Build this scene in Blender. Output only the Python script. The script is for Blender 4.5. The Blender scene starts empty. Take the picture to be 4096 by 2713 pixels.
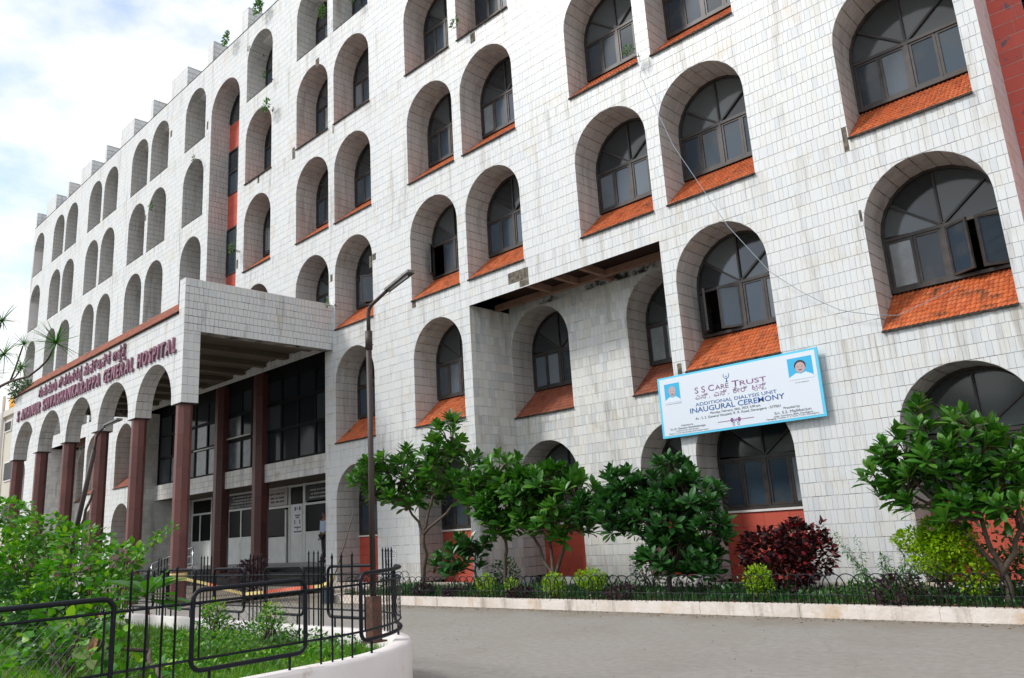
import bpy, math, random
import numpy as np
from mathutils import Vector, Matrix
random.seed(7); rng = np.random.default_rng(7)
sc = bpy.context.scene
col = sc.collection
PI = math.pi
# ------------------------------------------------------------------ camera
CAM = np.array([0.0, -14.0, 1.45])
CR = np.array([[0.71907396, 0.69235329, -0.05982936], [0.20502942, -0.12910266, 0.97020381], [-0.66399968, 0.70991508, 0.23478716]])
cd = bpy.data.cameras.new('camera'); camo = bpy.data.objects.new('camera', cd); col.objects.link(camo)
cd.sensor_width = 36; cd.lens = 3145.01 / 4096 * 36; cd.clip_start = 0.05; cd.clip_end = 3000
mw = Matrix.Identity(4)
for i in range(3):
    mw[i][0] = CR[0][i]; mw[i][1] = CR[1][i]; mw[i][2] = -CR[2][i]; mw[i][3] = CAM[i]
camo.matrix_world = mw; sc.camera = camo
def pix(P):
    P = np.asarray(P, float) - CAM
    c = P @ CR.T
    z = np.maximum(c[..., 2], 1e-6)
    return 512 + c[..., 0] / z * 786.25, 339.1 - c[..., 1] / z * 786.25, c[..., 2]
# ------------------------------------------------------------------ light
sc.view_settings.view_transform = 'Standard'; sc.view_settings.look = 'None'
sc.view_settings.gamma = 1; sc.view_settings.use_curve_mapping = False
sc.view_settings.exposure = 0.88
SUN = Vector((-0.50, -0.72, 0.85)).normalized()
world = bpy.data.worlds.new('World'); sc.world = world; world.use_nodes = True
wt = world.node_tree; wn = wt.nodes; wl = wt.links
for n in list(wn): wn.remove(n)
wo = wn.new('ShaderNodeOutputWorld'); bg = wn.new('ShaderNodeBackground'); bg2 = wn.new('ShaderNodeBackground'); ms = wn.new('ShaderNodeMixShader')
sky = wn.new('ShaderNodeTexSky'); sky.sky_type = 'NISHITA'; sky.sun_disc = False
sky.sun_elevation = math.asin(SUN.z); sky.sun_rotation = math.atan2(SUN.x, SUN.y)
bg.inputs[1].default_value = 0.15
tc = wn.new('ShaderNodeTexCoord'); mp = wn.new('ShaderNodeMapping'); mp.inputs['Scale'].default_value = (1, 1, 1.9)
mp.inputs['Location'].default_value = (0.35, 0.0, 0.12)
nz = wn.new('ShaderNodeTexNoise'); nz.inputs['Scale'].default_value = 3.1; nz.inputs['Detail'].default_value = 7; nz.inputs['Roughness'].default_value = 0.55
rp = wn.new('ShaderNodeValToRGB'); rp.color_ramp.elements[0].position = 0.38; rp.color_ramp.elements[1].position = 0.51; rp.color_ramp.elements[0].color = (.22, .22, .22, 1)
nz2 = wn.new('ShaderNodeTexNoise'); nz2.inputs['Scale'].default_value = 4.5; nz2.inputs['Detail'].default_value = 5
rp2 = wn.new('ShaderNodeValToRGB'); rp2.color_ramp.elements[0].color = (.93, .96, .99, 1); rp2.color_ramp.elements[1].color = (1, 1, 1, 1); rp2.color_ramp.elements[0].position = .36; rp2.color_ramp.elements[1].position = .5
wl.new(tc.outputs['Generated'], mp.inputs[0]); wl.new(mp.outputs[0], nz.inputs[0]); wl.new(mp.outputs[0], nz2.inputs[0])
wl.new(nz.outputs[0], rp.inputs[0]); wl.new(nz2.outputs[0], rp2.inputs[0]); wl.new(rp2.outputs[0], bg2.inputs[0]); bg2.inputs[1].default_value = 0.64
wl.new(sky.outputs[0], bg.inputs[0]); wl.new(rp.outputs[0], ms.inputs[0]); wl.new(bg.outputs[0], ms.inputs[1]); wl.new(bg2.outputs[0], ms.inputs[2]); wl.new(ms.outputs[0], wo.inputs[0])
sl = bpy.data.lights.new('sun', 'SUN'); sl.energy = 1.5; sl.angle = math.radians(11); sl.color = (1, 0.97, 0.92)
so = bpy.data.objects.new('sun', sl); col.objects.link(so); so.rotation_euler = SUN.to_track_quat('Z', 'Y').to_euler()
# ------------------------------------------------------------------ materials
def mat(name, base, rough=0.7, var=None, metal=0, spec=0.5, scale=4.0, det=4, bump=0.0, bscale=40, tint=None, stain=None, trans=0.0, coat=0.0, ior=None, streak=None):
    """base rgb; var = second rgb mixed by noise; tint = list of (pos, rgb) ramp driven by the per-piece tint; stain=(rgb, low, high, scale); streak=(rgb,amount)"""
    m = bpy.data.materials.new(name); m.use_nodes = True; t = m.node_tree; N = t.nodes; L = t.links
    b = N['Principled BSDF']; b.inputs['Roughness'].default_value = rough; b.inputs['Metallic'].default_value = metal
    b.inputs['Specular IOR Level'].default_value = spec
    if coat: b.inputs['Coat Weight'].default_value = coat; b.inputs['Coat Roughness'].default_value = .08
    g = N.new('ShaderNodeNewGeometry')
    def noise(s, d=4, r=.55, stretch=None):
        n = N.new('ShaderNodeTexNoise'); n.inputs['Scale'].default_value = s; n.inputs['Detail'].default_value = d; n.inputs['Roughness'].default_value = r
        if stretch:
            k = N.new('ShaderNodeMapping'); k.inputs['Scale'].default_value = stretch; L.new(g.outputs['Position'], k.inputs[0]); L.new(k.outputs[0], n.inputs[0])
        else: L.new(g.outputs['Position'], n.inputs[0])
        return n.outputs[0]
    def mix(f, a, c, mode='MIX'):
        x = N.new('ShaderNodeMix'); x.data_type = 'RGBA'; x.blend_type = mode
        if isinstance(f, float): x.inputs[0].default_value = f
        else: L.new(f, x.inputs[0])
        for s_, v in ((6, a), (7, c)):
            if isinstance(v, tuple): x.inputs[s_].default_value = (*v, 1)
            else: L.new(v, x.inputs[s_])
        return x.outputs[2]
    def ramp(f, lo, hi):
        x = N.new('ShaderNodeMapRange'); x.inputs[1].default_value = lo; x.inputs[2].default_value = hi; L.new(f, x.inputs[0]); return x.outputs[0]
    c = tuple(base)
    if tint:
        a = N.new('ShaderNodeAttribute'); a.attribute_name = 'tint'; oi = N.new('ShaderNodeObjectInfo')
        ad = N.new('ShaderNodeMath'); ad.operation = 'ADD'; L.new(a.outputs['Fac'], ad.inputs[0]); L.new(oi.outputs['Random'], ad.inputs[1])
        fr = N.new('ShaderNodeMath'); fr.operation = 'FRACT'; L.new(ad.outputs[0], fr.inputs[0])
        r = N.new('ShaderNodeValToRGB'); r.color_ramp.interpolation = 'LINEAR'
        els = r.color_ramp.elements; els[0].position = tint[0][0]; els[0].color = (*tint[0][1], 1); els[1].position = tint[-1][0]; els[1].color = (*tint[-1][1], 1)
        for p_, q_ in tint[1:-1]:
            e = els.new(p_); e.color = (*q_, 1)
        L.new(fr.outputs[0], r.inputs[0]); c = r.outputs[0]
    if var: c = mix(ramp(noise(scale, det), .35, .65), c, tuple(var))
    if streak: c = mix(ramp(noise(streak[2], 5, .65, (1, 1, .13)), streak[3], streak[3] + .2), c, mix(streak[1], c, tuple(streak[0])))
    if stain: c = mix(ramp(noise(stain[3], 6, .65), stain[1], stain[2]), c, tuple(stain[0]))
    if isinstance(c, tuple): b.inputs['Base Color'].default_value = (*c, 1)
    else: L.new(c, b.inputs['Base Color'])
    if bump:
        bp = N.new('ShaderNodeBump'); bp.inputs['Strength'].default_value = bump; bp.inputs['Distance'].default_value = .01
        L.new(noise(bscale, 4), bp.inputs['Height']); L.new(bp.outputs[0], b.inputs['Normal'])
    if trans:
        tr = N.new('ShaderNodeBsdfTranslucent'); mx = N.new('ShaderNodeMixShader'); mx.inputs[0].default_value = trans
        if isinstance(c, tuple): tr.inputs[0].default_value = (*c, 1)
        else:
            L.new(mix(1.0, c, (1.5, 1.6, .6), 'MULTIPLY'), tr.inputs[0])
        L.new(b.outputs[0], mx.inputs[1]); L.new(tr.outputs[0], mx.inputs[2]); L.new(mx.outputs[0], N['Material Output'].inputs[0])
    return m
STONE = [(0, (.66, .69, .71)), (.28, (.69, .72, .735)), (.5, (.70, .715, .70)), (.62, (.665, .69, .705)), (.76, (.69, .68, .645)), (.88, (.615, .655, .69)), (.96, (.56, .60, .645)), (1, (.66, .69, .71))]
STONE = [(p, tuple(.66 * (1 - .62) * (.985, 1.0, 1.0)[i] + v * .92 * .62 + .01 for i, v in enumerate(q))) for p, q in STONE]
M = {}
M['stone'] = mat('marble_tile', (.7, .7, .7), .38, tint=STONE, bump=.12, bscale=60, streak=((.26, .23, .19), .75, 2.3, .56), stain=((.56, .50, .40), .56, .78, 1.3))
M['stone_dirty_shaded'] = mat('marble_tile_weathered_shaded', (.6, .6, .6), .45, tint=[(p, tuple(v * (.82, .785, .76)[i] for i, v in enumerate(q))) for p, q in STONE], bump=.15, bscale=60, streak=((.25, .23, .21), .6, 2.2, .5), stain=((.42, .35, .27), .58, .8, 1.5))  # weathered reveal tiles; recess shade is also put into their darker colour
M['stone_side'] = mat('marble_tile_streaked', (.6, .6, .6), .42, tint=[(p, tuple(v * .96 for v in q)) for p, q in STONE], bump=.15, bscale=60, streak=((.10, .10, .09), .7, 2.4, .55), stain=((.50, .45, .36), .60, .8, 1.5))
M['stone_bold'] = mat('marble_tile_blotchy', (.6, .6, .6), .45, tint=[(0, (.66, .67, .67)), (.3, (.69, .69, .66)), (.5, (.63, .61, .56)), (.7, (.54, .56, .58)), (.85, (.66, .66, .64)), (1, (.60, .61, .61))], bump=.15, bscale=60, streak=((.16, .16, .15), .7, 2.6, .55), stain=((.36, .30, .22), .60, .78, 1.2))
M['grout'] = mat('grimy_joint', (.60, .60, .58), .95, var=(.44, .43, .41), scale=5, det=5, stain=((.035, .032, .028), .53, .63, 2.1))
M['grout_dark'] = mat('dark_joint', (.34, .33, .31), .95, var=(.16, .15, .14), scale=4, stain=((.035, .03, .028), .52, .62, 2.3))
M['cement'] = mat('bare_cement', (.20, .17, .13), .95, var=(.05, .045, .04), scale=9, bump=.8, bscale=30)
M['ledge'] = mat('dark_mossy_edge', (.06, .05, .045), .95, var=(.02, .02, .018), scale=12)
M['roof_tile'] = mat('clay_tile', (.55, .13, .03), .55, tint=[(0, (.48, .112, .033)), (.35, (.55, .135, .04)), (.6, (.38, .085, .03)), (.8, (.58, .17, .06)), (1, (.44, .12, .05))], bump=.3, bscale=80, stain=((.09, .045, .025), .54, .72, 3.4))
M['roof_tile_old'] = mat('weathered_clay_tile', (.33, .10, .05), .75, tint=[(0, (.30, .085, .04)), (.4, (.36, .11, .06)), (.7, (.25, .07, .04)), (1, (.34, .13, .08))], bump=.4, bscale=80, stain=((.07, .045, .035), .50, .72, 2.5))
M['under_tile'] = mat('tile_bedding', (.13, .035, .015), .95)
M['frame'] = mat('dark_window_metal', (.026, .023, .022), .45, var=(.055, .045, .040), scale=6, spec=.5)
M['frame_black'] = mat('black_frame', (.006, .007, .008), .6, spec=.12)
M['pane'] = mat('frosted_pane', (.05, .07, .09), .13, tint=[(0, (.012, .020, .030)), (.35, (.025, .045, .068)), (.6, (.045, .075, .105)), (.74, (.09, .12, .15)), (.80, (.22, .26, .29)), (.90, (.26, .29, .30)), (.93, (.05, .07, .09)), (1, (.025, .04, .055))], spec=.5, stain=((.09, .08, .065), .5, .9, 1.4), coat=.15)
M['fan_pane'] = mat('fanlight_glass', (.04, .05, .06), .09, tint=[(0, (.018, .023, .027)), (.5, (.05, .06, .065)), (.8, (.10, .115, .12)), (1, (.024, .028, .032))], spec=.6, coat=.25)
M['hall_pane'] = mat('hall_glass', (.03, .04, .045), .08, tint=[(0, (.010, .014, .018)), (.6, (.02, .028, .033)), (.9, (.05, .062, .07)), (1, (.008, .011, .014))], spec=.12)
M['hall_pane_light'] = mat('whitened_glass', (.065, .085, .10), .2, var=(.14, .17, .19), scale=2.2, det=6)
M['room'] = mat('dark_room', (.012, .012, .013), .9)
M['red'] = mat('red_cladding', (.5, .08, .05), .6, tint=[(0, (.48, .075, .045)), (.5, (.53, .09, .055)), (1, (.44, .07, .045))], stain=((.10, .05, .05), .63, .70, 3.5), bump=.2)
M['red_wall'] = mat('red_wall_tile', (.52, .085, .06), .65, tint=[(0, (.52, .08, .055)), (.5, (.57, .10, .07)), (1, (.48, .075, .055))], stain=((.15, .10, .12), .61, .64, 5), bump=.2)
M['purple'] = mat('maroon_granite', (.16, .06, .05), .5, tint=[(0, (.15, .055, .048)), (.4, (.18, .068, .06)), (.7, (.125, .045, .04)), (1, (.165, .065, .062))], streak=((.55, .45, .45), .55, 9, .70), var=(.12, .045, .04), scale=2)
M['entry_column'] = mat('dark_maroon_column', (.085, .028, .025), .45, tint=[(0, (.08, .027, .024)), (.5, (.10, .034, .03)), (1, (.065, .022, .02))], streak=((.3, .2, .2), .5, 9, .72))
M['ceiling'] = mat('dingy_shaded_ceiling', (.13, .11, .08), .95, var=(.10, .082, .06), scale=.8)  # grimy brown, with the colour darkened further to deepen the porch shade
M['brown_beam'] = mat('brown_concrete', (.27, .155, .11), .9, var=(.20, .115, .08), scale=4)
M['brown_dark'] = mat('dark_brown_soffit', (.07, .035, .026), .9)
M['white_metal'] = mat('white_door_metal', (.76, .78, .76), .5, var=(.68, .70, .68), scale=3)
M['dark_glass'] = mat('dark_glass', (.006, .007, .008), .3, spec=.08)
M['granite'] = mat('black_granite', (.012, .012, .014), .5, spec=.3)
M['hall_floor'] = mat('hall_floor_stone', (.25, .25, .25), .4)
M['hall_wall'] = mat('grey_plaster', (.13, .135, .145), .9)
M['sign_dark'] = mat('dark_sign', (.02, .022, .035), .5); M['sign_white'] = mat('pale_sign', (.42, .38, .38), .5)
M['sign_ink'] = mat('pale_lettering', (.42, .42, .42), .6); M['black_ink'] = mat('black_ink', (.015, .015, .02), .6)
M['paper'] = mat('white_paper', (.78, .80, .84), .6)
M['letter'] = mat('mauve_letter', (.27, .115, .175), .5, var=(.21, .09, .13), scale=3)
M['asphalt'] = mat('worn_asphalt', (.255, .241, .220), .92, var=(.305, .291, .270), scale=11, det=10, bump=1.0, bscale=120, stain=((.235, .215, .185), .50, .85, .7), streak=((.22, .20, .17), .25, .5, .5))
M['grit'] = mat('grit', (.15, .135, .11), .95, var=(.3, .27, .22), scale=50)
M['white_paint'] = mat('whitewashed_plaster', (.74, .71, .70), .75, var=(.68, .65, .64), scale=2.5, bump=.3, bscale=14, stain=((.42, .36, .29), .62, .76, 3.2))
M['kerb_paint'] = mat('whitewashed_kerb', (.72, .67, .63), .8, var=(.62, .55, .49), scale=3, det=8, bump=.9, bscale=22, stain=((.52, .36, .20), .54, .72, 1.1), streak=((.20, .16, .12), .8, 3.4, .55))
M['soil'] = mat('brown_soil', (.085, .05, .032), .95, var=(.05, .03, .02), scale=6, bump=.8, bscale=25)
M['black_iron'] = mat('black_painted_iron', (.006, .008, .013), .45, spec=.22, stain=((.05, .04, .04), .62, .8, 30))
M['wire'] = mat('dark_wire', (.03, .03, .03), .5)
M['rust'] = mat('rusty_steel', (.055, .028, .022), .7, var=(.12, .05, .03), scale=14, bump=.4)
M['pole'] = mat('dark_brown_pole', (.040, .026, .024), .55, stain=((.12, .06, .04), .6, .75, 12))
M['alu'] = mat('dull_aluminium', (.55, .56, .57), .35, metal=.6)
M['housing'] = mat('weathered_lamp_housing', (.10, .10, .10), .5, var=(.2, .2, .2), scale=30)
M['tube'] = mat('lamp_glass_tube', (.6, .62, .62), .15)
M['steel'] = mat('stainless_steel', (.6, .6, .6), .2, metal=1)
M['bark'] = mat('grey_brown_bark', (.065, .046, .034), .85, var=(.11, .085, .065), scale=14, bump=.5, bscale=40)
M['bark_dark'] = mat('dark_bark', (.05, .035, .028), .9, var=(.08, .06, .045), scale=14)
M['bark_pale'] = mat('pale_twig', (.16, .15, .11), .8)
def leafmat(name, cols, rough=.4, trans=.22):
    n = len(cols) - 1
    return mat(name, cols[0], rough, tint=[(i / n, c) for i, c in enumerate(cols)], trans=trans, spec=.45)
M['leaf_plum'] = leafmat('frangipani_leaf', [(.022, .10, .008), (.032, .135, .012), (.05, .18, .016), (.022, .10, .012), (.045, .16, .014), (.10, .24, .03), (.03, .12, .012)])
M['leaf_bright2'] = leafmat('young_frangipani_leaf', [(.035, .13, .015), (.05, .17, .02), (.07, .21, .03)], .35, .3)
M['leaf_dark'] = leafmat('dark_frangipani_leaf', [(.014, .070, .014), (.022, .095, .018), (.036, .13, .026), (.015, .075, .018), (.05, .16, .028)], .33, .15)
M['leaf_bright'] = leafmat('bright_green_leaf', [(.04, .17, .008), (.06, .25, .009), (.11, .34, .013), (.025, .11, .012), (.08, .29, .01), (.24, .42, .016), (.035, .14, .018), (.055, .21, .012)], .45, .3)
M['leaf_mid'] = leafmat('mid_green_leaf', [(.035, .11, .018), (.05, .15, .022), (.07, .19, .026), (.03, .09, .018)], .5, .25)
M['leaf_yellow'] = leafmat('yellow_green_leaf', [(.19, .36, .004), (.27, .44, .005), (.13, .29, .005), (.36, .50, .008), (.08, .22, .006)], .5, .25)
M['leaf_red'] = leafmat('copper_red_leaf', [(.016, .005, .007), (.026, .007, .008), (.012, .005, .006), (.04, .009, .010), (.02, .008, .008), (.16, .010, .016), (.016, .006, .007), (.30, .02, .03), (.028, .012, .010), (.018, .006, .007)], .4, .06)
M['leaf_purple'] = leafmat('dark_purple_leaf', [(.030, .012, .020), (.05, .016, .03), (.022, .010, .016)], .5, .1)
M['leaf_weed'] = leafmat('feathery_weed_leaf', [(.06, .17, .05), (.08, .21, .06), (.05, .14, .045)], .6, .3)
M['leaf_grass'] = leafmat('lawn_blade', [(.05, .21, .006), (.08, .30, .008), (.035, .15, .008), (.13, .36, .012), (.24, .30, .05), (.06, .24, .008)], .55, .3)
M['leaf_pale'] = leafmat('pale_broad_leaf', [(.09, .17, .02), (.14, .22, .035), (.07, .14, .02)], .7, .35)
M['leaf_dry'] = mat('dry_leaf', (.22, .09, .025), .8, var=(.14, .05, .02), scale=20)
M['flower'] = mat('orange_red_flower', (.85, .10, .02), .5)
M['cover'] = mat('shaded_ground_cover', (.03, .06, .018), .9, var=(.05, .045, .025), scale=5)
M['beige'] = mat('beige_render', (.56, .53, .46), .9, var=(.52, .49, .42), scale=.6)
M['orange_tank'] = mat('orange_tank', (.75, .33, .02), .5)
M['cyan'] = mat('cyan_print', (.10, .55, .80), .5); M['banner_white'] = mat('banner_print_white', (.66, .72, .80), .45)
M['ink_purple'] = mat('purple_print', (.22, .08, .22), .5); M['ink_blue'] = mat('blue_print', (.02, .10, .32), .5)
M['photo_blue'] = mat('photo_blue', (.03, .42, .72), .5); M['hair'] = mat('printed_hair', (.02, .015, .03), .6); M['hair_grey'] = mat('printed_grey_hair', (.35, .38, .45), .6)
M['face'] = mat('printed_skin', (.50, .36, .36), .6); M['shirt_print'] = mat('printed_shirt', (.66, .74, .85), .6)
M['skin'] = mat('brown_skin', (.20, .10, .06), .55); M['shirt'] = mat('light_blue_shirt', (.42, .52, .68), .8, bump=.4, bscale=25); M['trousers'] = mat('dark_trousers', (.03, .026, .028), .85)
M['shoe'] = mat('dark_shoe', (.015, .012, .012), .5)
M['bucket'] = mat('slate_bucket', (.045, .065, .085), .5); M['bamboo'] = mat('old_bamboo', (.06, .045, .035), .7, var=(.10, .08, .05), scale=20)
M['foam'] = mat('yellow_foam', (.62, .48, .16), .9, bump=.5); M['tape'] = mat('yellow_tape', (.75, .60, .25), .5); M['tape_red'] = mat('red_tape_print', (.72, .16, .10), .5)
M['cable'] = mat('grey_cable', (.28, .33, .38), .6)
# drip stains that run down from the sill line of every storey, on the cladding itself
for _k in ('stone', 'stone_bold'):
    _t = M[_k].node_tree; _N = _t.nodes; _L = _t.links; _b = _N['Principled BSDF']; _src = _b.inputs['Base Color'].links[0].from_socket
    _g = _N.new('ShaderNodeNewGeometry'); _s = _N.new('ShaderNodeSeparateXYZ'); _L.new(_g.outputs['Position'], _s.inputs[0])
    _a = _N.new('ShaderNodeMath'); _a.operation = 'ADD'; _a.inputs[1].default_value = -4.366 + 3.649 * 4; _L.new(_s.outputs['Z'], _a.inputs[0])
    _d = _N.new('ShaderNodeMath'); _d.operation = 'DIVIDE'; _d.inputs[1].default_value = 3.649; _L.new(_a.outputs[0], _d.inputs[0])
    _f = _N.new('ShaderNodeMath'); _f.operation = 'FRACT'; _L.new(_d.outputs[0], _f.inputs[0])
    _r = _N.new('ShaderNodeMapRange'); _r.inputs[1].default_value = .70; _r.inputs[2].default_value = 1.0; _L.new(_f.outputs[0], _r.inputs[0])
    _m = _N.new('ShaderNodeMapping'); _m.inputs['Scale'].default_value = (7, 7, .35); _L.new(_g.outputs['Position'], _m.inputs[0])
    _n = _N.new('ShaderNodeTexNoise'); _n.inputs['Scale'].default_value = 1.0; _n.inputs['Detail'].default_value = 6; _n.inputs['Roughness'].default_value = .7; _L.new(_m.outputs[0], _n.inputs[0])
    _q = _N.new('ShaderNodeMapRange'); _q.inputs[1].default_value = .50; _q.inputs[2].default_value = .68; _q.inputs[4].default_value = .75; _L.new(_n.outputs[0], _q.inputs[0])
    _p = _N.new('ShaderNodeMath'); _p.operation = 'MULTIPLY'; _L.new(_r.outputs[0], _p.inputs[0]); _L.new(_q.outputs[0], _p.inputs[1])
    _x = _N.new('ShaderNodeMix'); _x.data_type = 'RGBA'; _L.new(_p.outputs[0], _x.inputs[0]); _L.new(_src, _x.inputs[6]); _x.inputs[7].default_value = (.30, .25, .19, 1); _L.new(_x.outputs[2], _b.inputs['Base Color'])
# ------------------------------------------------------------------ helpers
def raw(name, V, loops, starts, tint=None, m=None):
    me = bpy.data.meshes.new(name)
    V = np.asarray(V, np.float32); loops = np.asarray(loops, np.int32); starts = np.asarray(starts, np.int32)
    me.vertices.add(len(V)); me.vertices.foreach_set('co', V.ravel())
    me.loops.add(len(loops)); me.loops.foreach_set('vertex_index', loops)
    me.polygons.add(len(starts)); me.polygons.foreach_set('loop_start', starts)
    if tint is not None:
        a = me.attributes.new('tint', 'FLOAT', 'FACE'); a.data.foreach_set('value', np.asarray(tint, np.float32))
    me.polygons.foreach_set('use_smooth', [False] * len(starts))
    me.update(calc_edges=True); me.validate()
    if m is not None: me.materials.append(M[m] if isinstance(m, str) else m)
    return me
def link(name, me, parent=None, **props):
    o = bpy.data.objects.new(name, me); col.objects.link(o)
    if parent is not None:
        o.parent = parent; o.matrix_parent_inverse = root_inv(parent)
    for k, v in props.items(): o[k] = v
    return o
def root_inv(p):
    return Matrix.Translation(-rootloc[p.name]) if p.name in rootloc else Matrix.Identity(4)
rootloc = {}
def thing(name, label, cat, loc=(0, 0, 0), group=None):
    o = bpy.data.objects.new(name, None); col.objects.link(o); o.location = loc; o['label'] = label; o['category'] = cat
    o.empty_display_size = .2
    if group: o['group'] = group
    rootloc[o.name] = Vector(loc); return o
def tag(o, label, cat, group=None):
    o['label'] = label; o['category'] = cat
    if group: o['group'] = group
    return o
class MB:
    def __init__(s): s.v = []; s.f = []; s.t = []
    def add(s, V, F, t=None):
        b = len(s.v); s.v += [tuple(x) for x in V]; s.f += [tuple(i + b for i in f) for f in F]
        s.t += [random.random() if t is None else t] * len(F); return s
    def quad(s, *p, t=None): return s.add(p, [tuple(range(len(p)))], t)
    def box(s, x0, x1, y0, y1, z0, z1, t=None):
        V = [(x, y, z) for x in (x0, x1) for y in (y0, y1) for z in (z0, z1)]
        return s.add(V, [(0, 1, 3, 2), (4, 6, 7, 5), (0, 4, 5, 1), (2, 3, 7, 6), (0, 2, 6, 4), (1, 5, 7, 3)], t)
    def tube(s, pts, r, n=8, cap=True, t=None):
        pts = [Vector(p) for p in pts]; rs = r if isinstance(r, (list, tuple)) else [r] * len(pts)
        V = []; F = []; up = None
        for i, p in enumerate(pts):
            d = (pts[min(i + 1, len(pts) - 1)] - pts[max(i - 1, 0)]).normalized()
            if up is None: up = Vector((0, 0, 1)) if abs(d.z) < .9 else Vector((1, 0, 0))
            a = d.cross(up).normalized(); b = a.cross(d).normalized(); up = b
            for k in range(n):
                an = 2 * PI * k / n; V.append(p + (a * math.cos(an) + b * math.sin(an)) * rs[i])
        for i in range(len(pts) - 1):
            for k in range(n): F.append((i * n + k, i * n + (k + 1) % n, (i + 1) * n + (k + 1) % n, (i + 1) * n + k))
        if cap: F.append(tuple(range(n))[::-1]); F.append(tuple((len(pts) - 1) * n + k for k in range(n)))
        return s.add(V, F, t)
    def prism(s, poly, y0, y1, t=None):
        """poly of (x,z), extruded along y"""
        n = len(poly); V = [(x, y0, z) for x, z in poly] + [(x, y1, z) for x, z in poly]
        F = [tuple(range(n)), tuple(range(n, 2 * n))[::-1]] + [(i, n + i, n + (i + 1) % n, (i + 1) % n) for i in range(n)]
        return s.add(V, F, t)
    def mesh(s, name, m, smooth=False):
        loops = [i for f in s.f for i in f]; st = np.cumsum([0] + [len(f) for f in s.f])[:-1]
        me = raw(name, s.v, loops, st, s.t, m)
        if smooth: me.polygons.foreach_set('use_smooth', [True] * len(me.polygons))
        return me
    def obj(s, name, m, parent=None, smooth=False, **pr): return link(name, s.mesh(name, m, smooth), parent, **pr)
def structure(o): o['kind'] = 'structure'; return o
def inst(name, me, parent, mtx=None, **pr):
    o = bpy.data.objects.new(name, me); col.objects.link(o); o.parent = parent; o.matrix_parent_inverse = root_inv(parent)
    if mtx is not None: o.matrix_basis = mtx
    for k, v in pr.items(): o[k] = v
    return o
# ------------------------------------------------------------------ polygon clipping / tile mosaic
def clip(poly, px, py, nx, ny):
    out = []; n = len(poly)
    for i in range(n):
        a = poly[i]; b = poly[(i + 1) % n]
        da = (a[0] - px) * nx + (a[1] - py) * ny; db = (b[0] - px) * nx + (b[1] - py) * ny
        if da >= -1e-9: out.append(a)
        if (da > 1e-9 and db < -1e-9) or (da < -1e-9 and db > 1e-9):
            k = da / (da - db); out.append((a[0] + (b[0] - a[0]) * k, a[1] + (b[1] - a[1]) * k))
    return out
def area(p): return abs(sum(p[i][0] * p[(i + 1) % len(p)][1] - p[(i + 1) % len(p)][0] * p[i][1] for i in range(len(p)))) / 2
def cut(poly, hole):
    n = len(hole)
    for i in range(n):
        p = hole[i]; q = hole[(i + 1) % n]; nx, ny = -(q[1] - p[1]), q[0] - p[0]
        if all((a[0] - p[0]) * nx + (a[1] - p[1]) * ny <= 1e-9 for a in poly): return [poly]
    rem = poly; out = []
    for i in range(n):
        p = hole[i]; q = hole[(i + 1) % n]; nx, ny = -(q[1] - p[1]), q[0] - p[0]
        o = clip(rem, p[0], p[1], -nx, -ny)
        if len(o) > 2 and area(o) > 1e-6: out.append(o)
        rem = clip(rem, p[0], p[1], nx, ny)
        if len(rem) < 3 or area(rem) < 1e-7: break
    return out
def cut_all(poly, holes):
    ps = [poly]
    for h in holes:
        nx = []
        for p in ps: nx += cut(p, h)
        ps = nx
        if not ps: break
    return ps
def arch_poly(L, R, zb, zs, n=20):
    c = (L + R) / 2; r = (R - L) / 2
    return [(L, zb), (R, zb)] + [(c + r * math.cos(a), zs + r * math.sin(a)) for a in np.linspace(0, PI, n + 1)]
def rect_poly(x0, x1, z0, z1): return [(x0, z0), (x1, z0), (x1, z1), (x0, z1)]
ROW = 3.649 / 15
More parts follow.
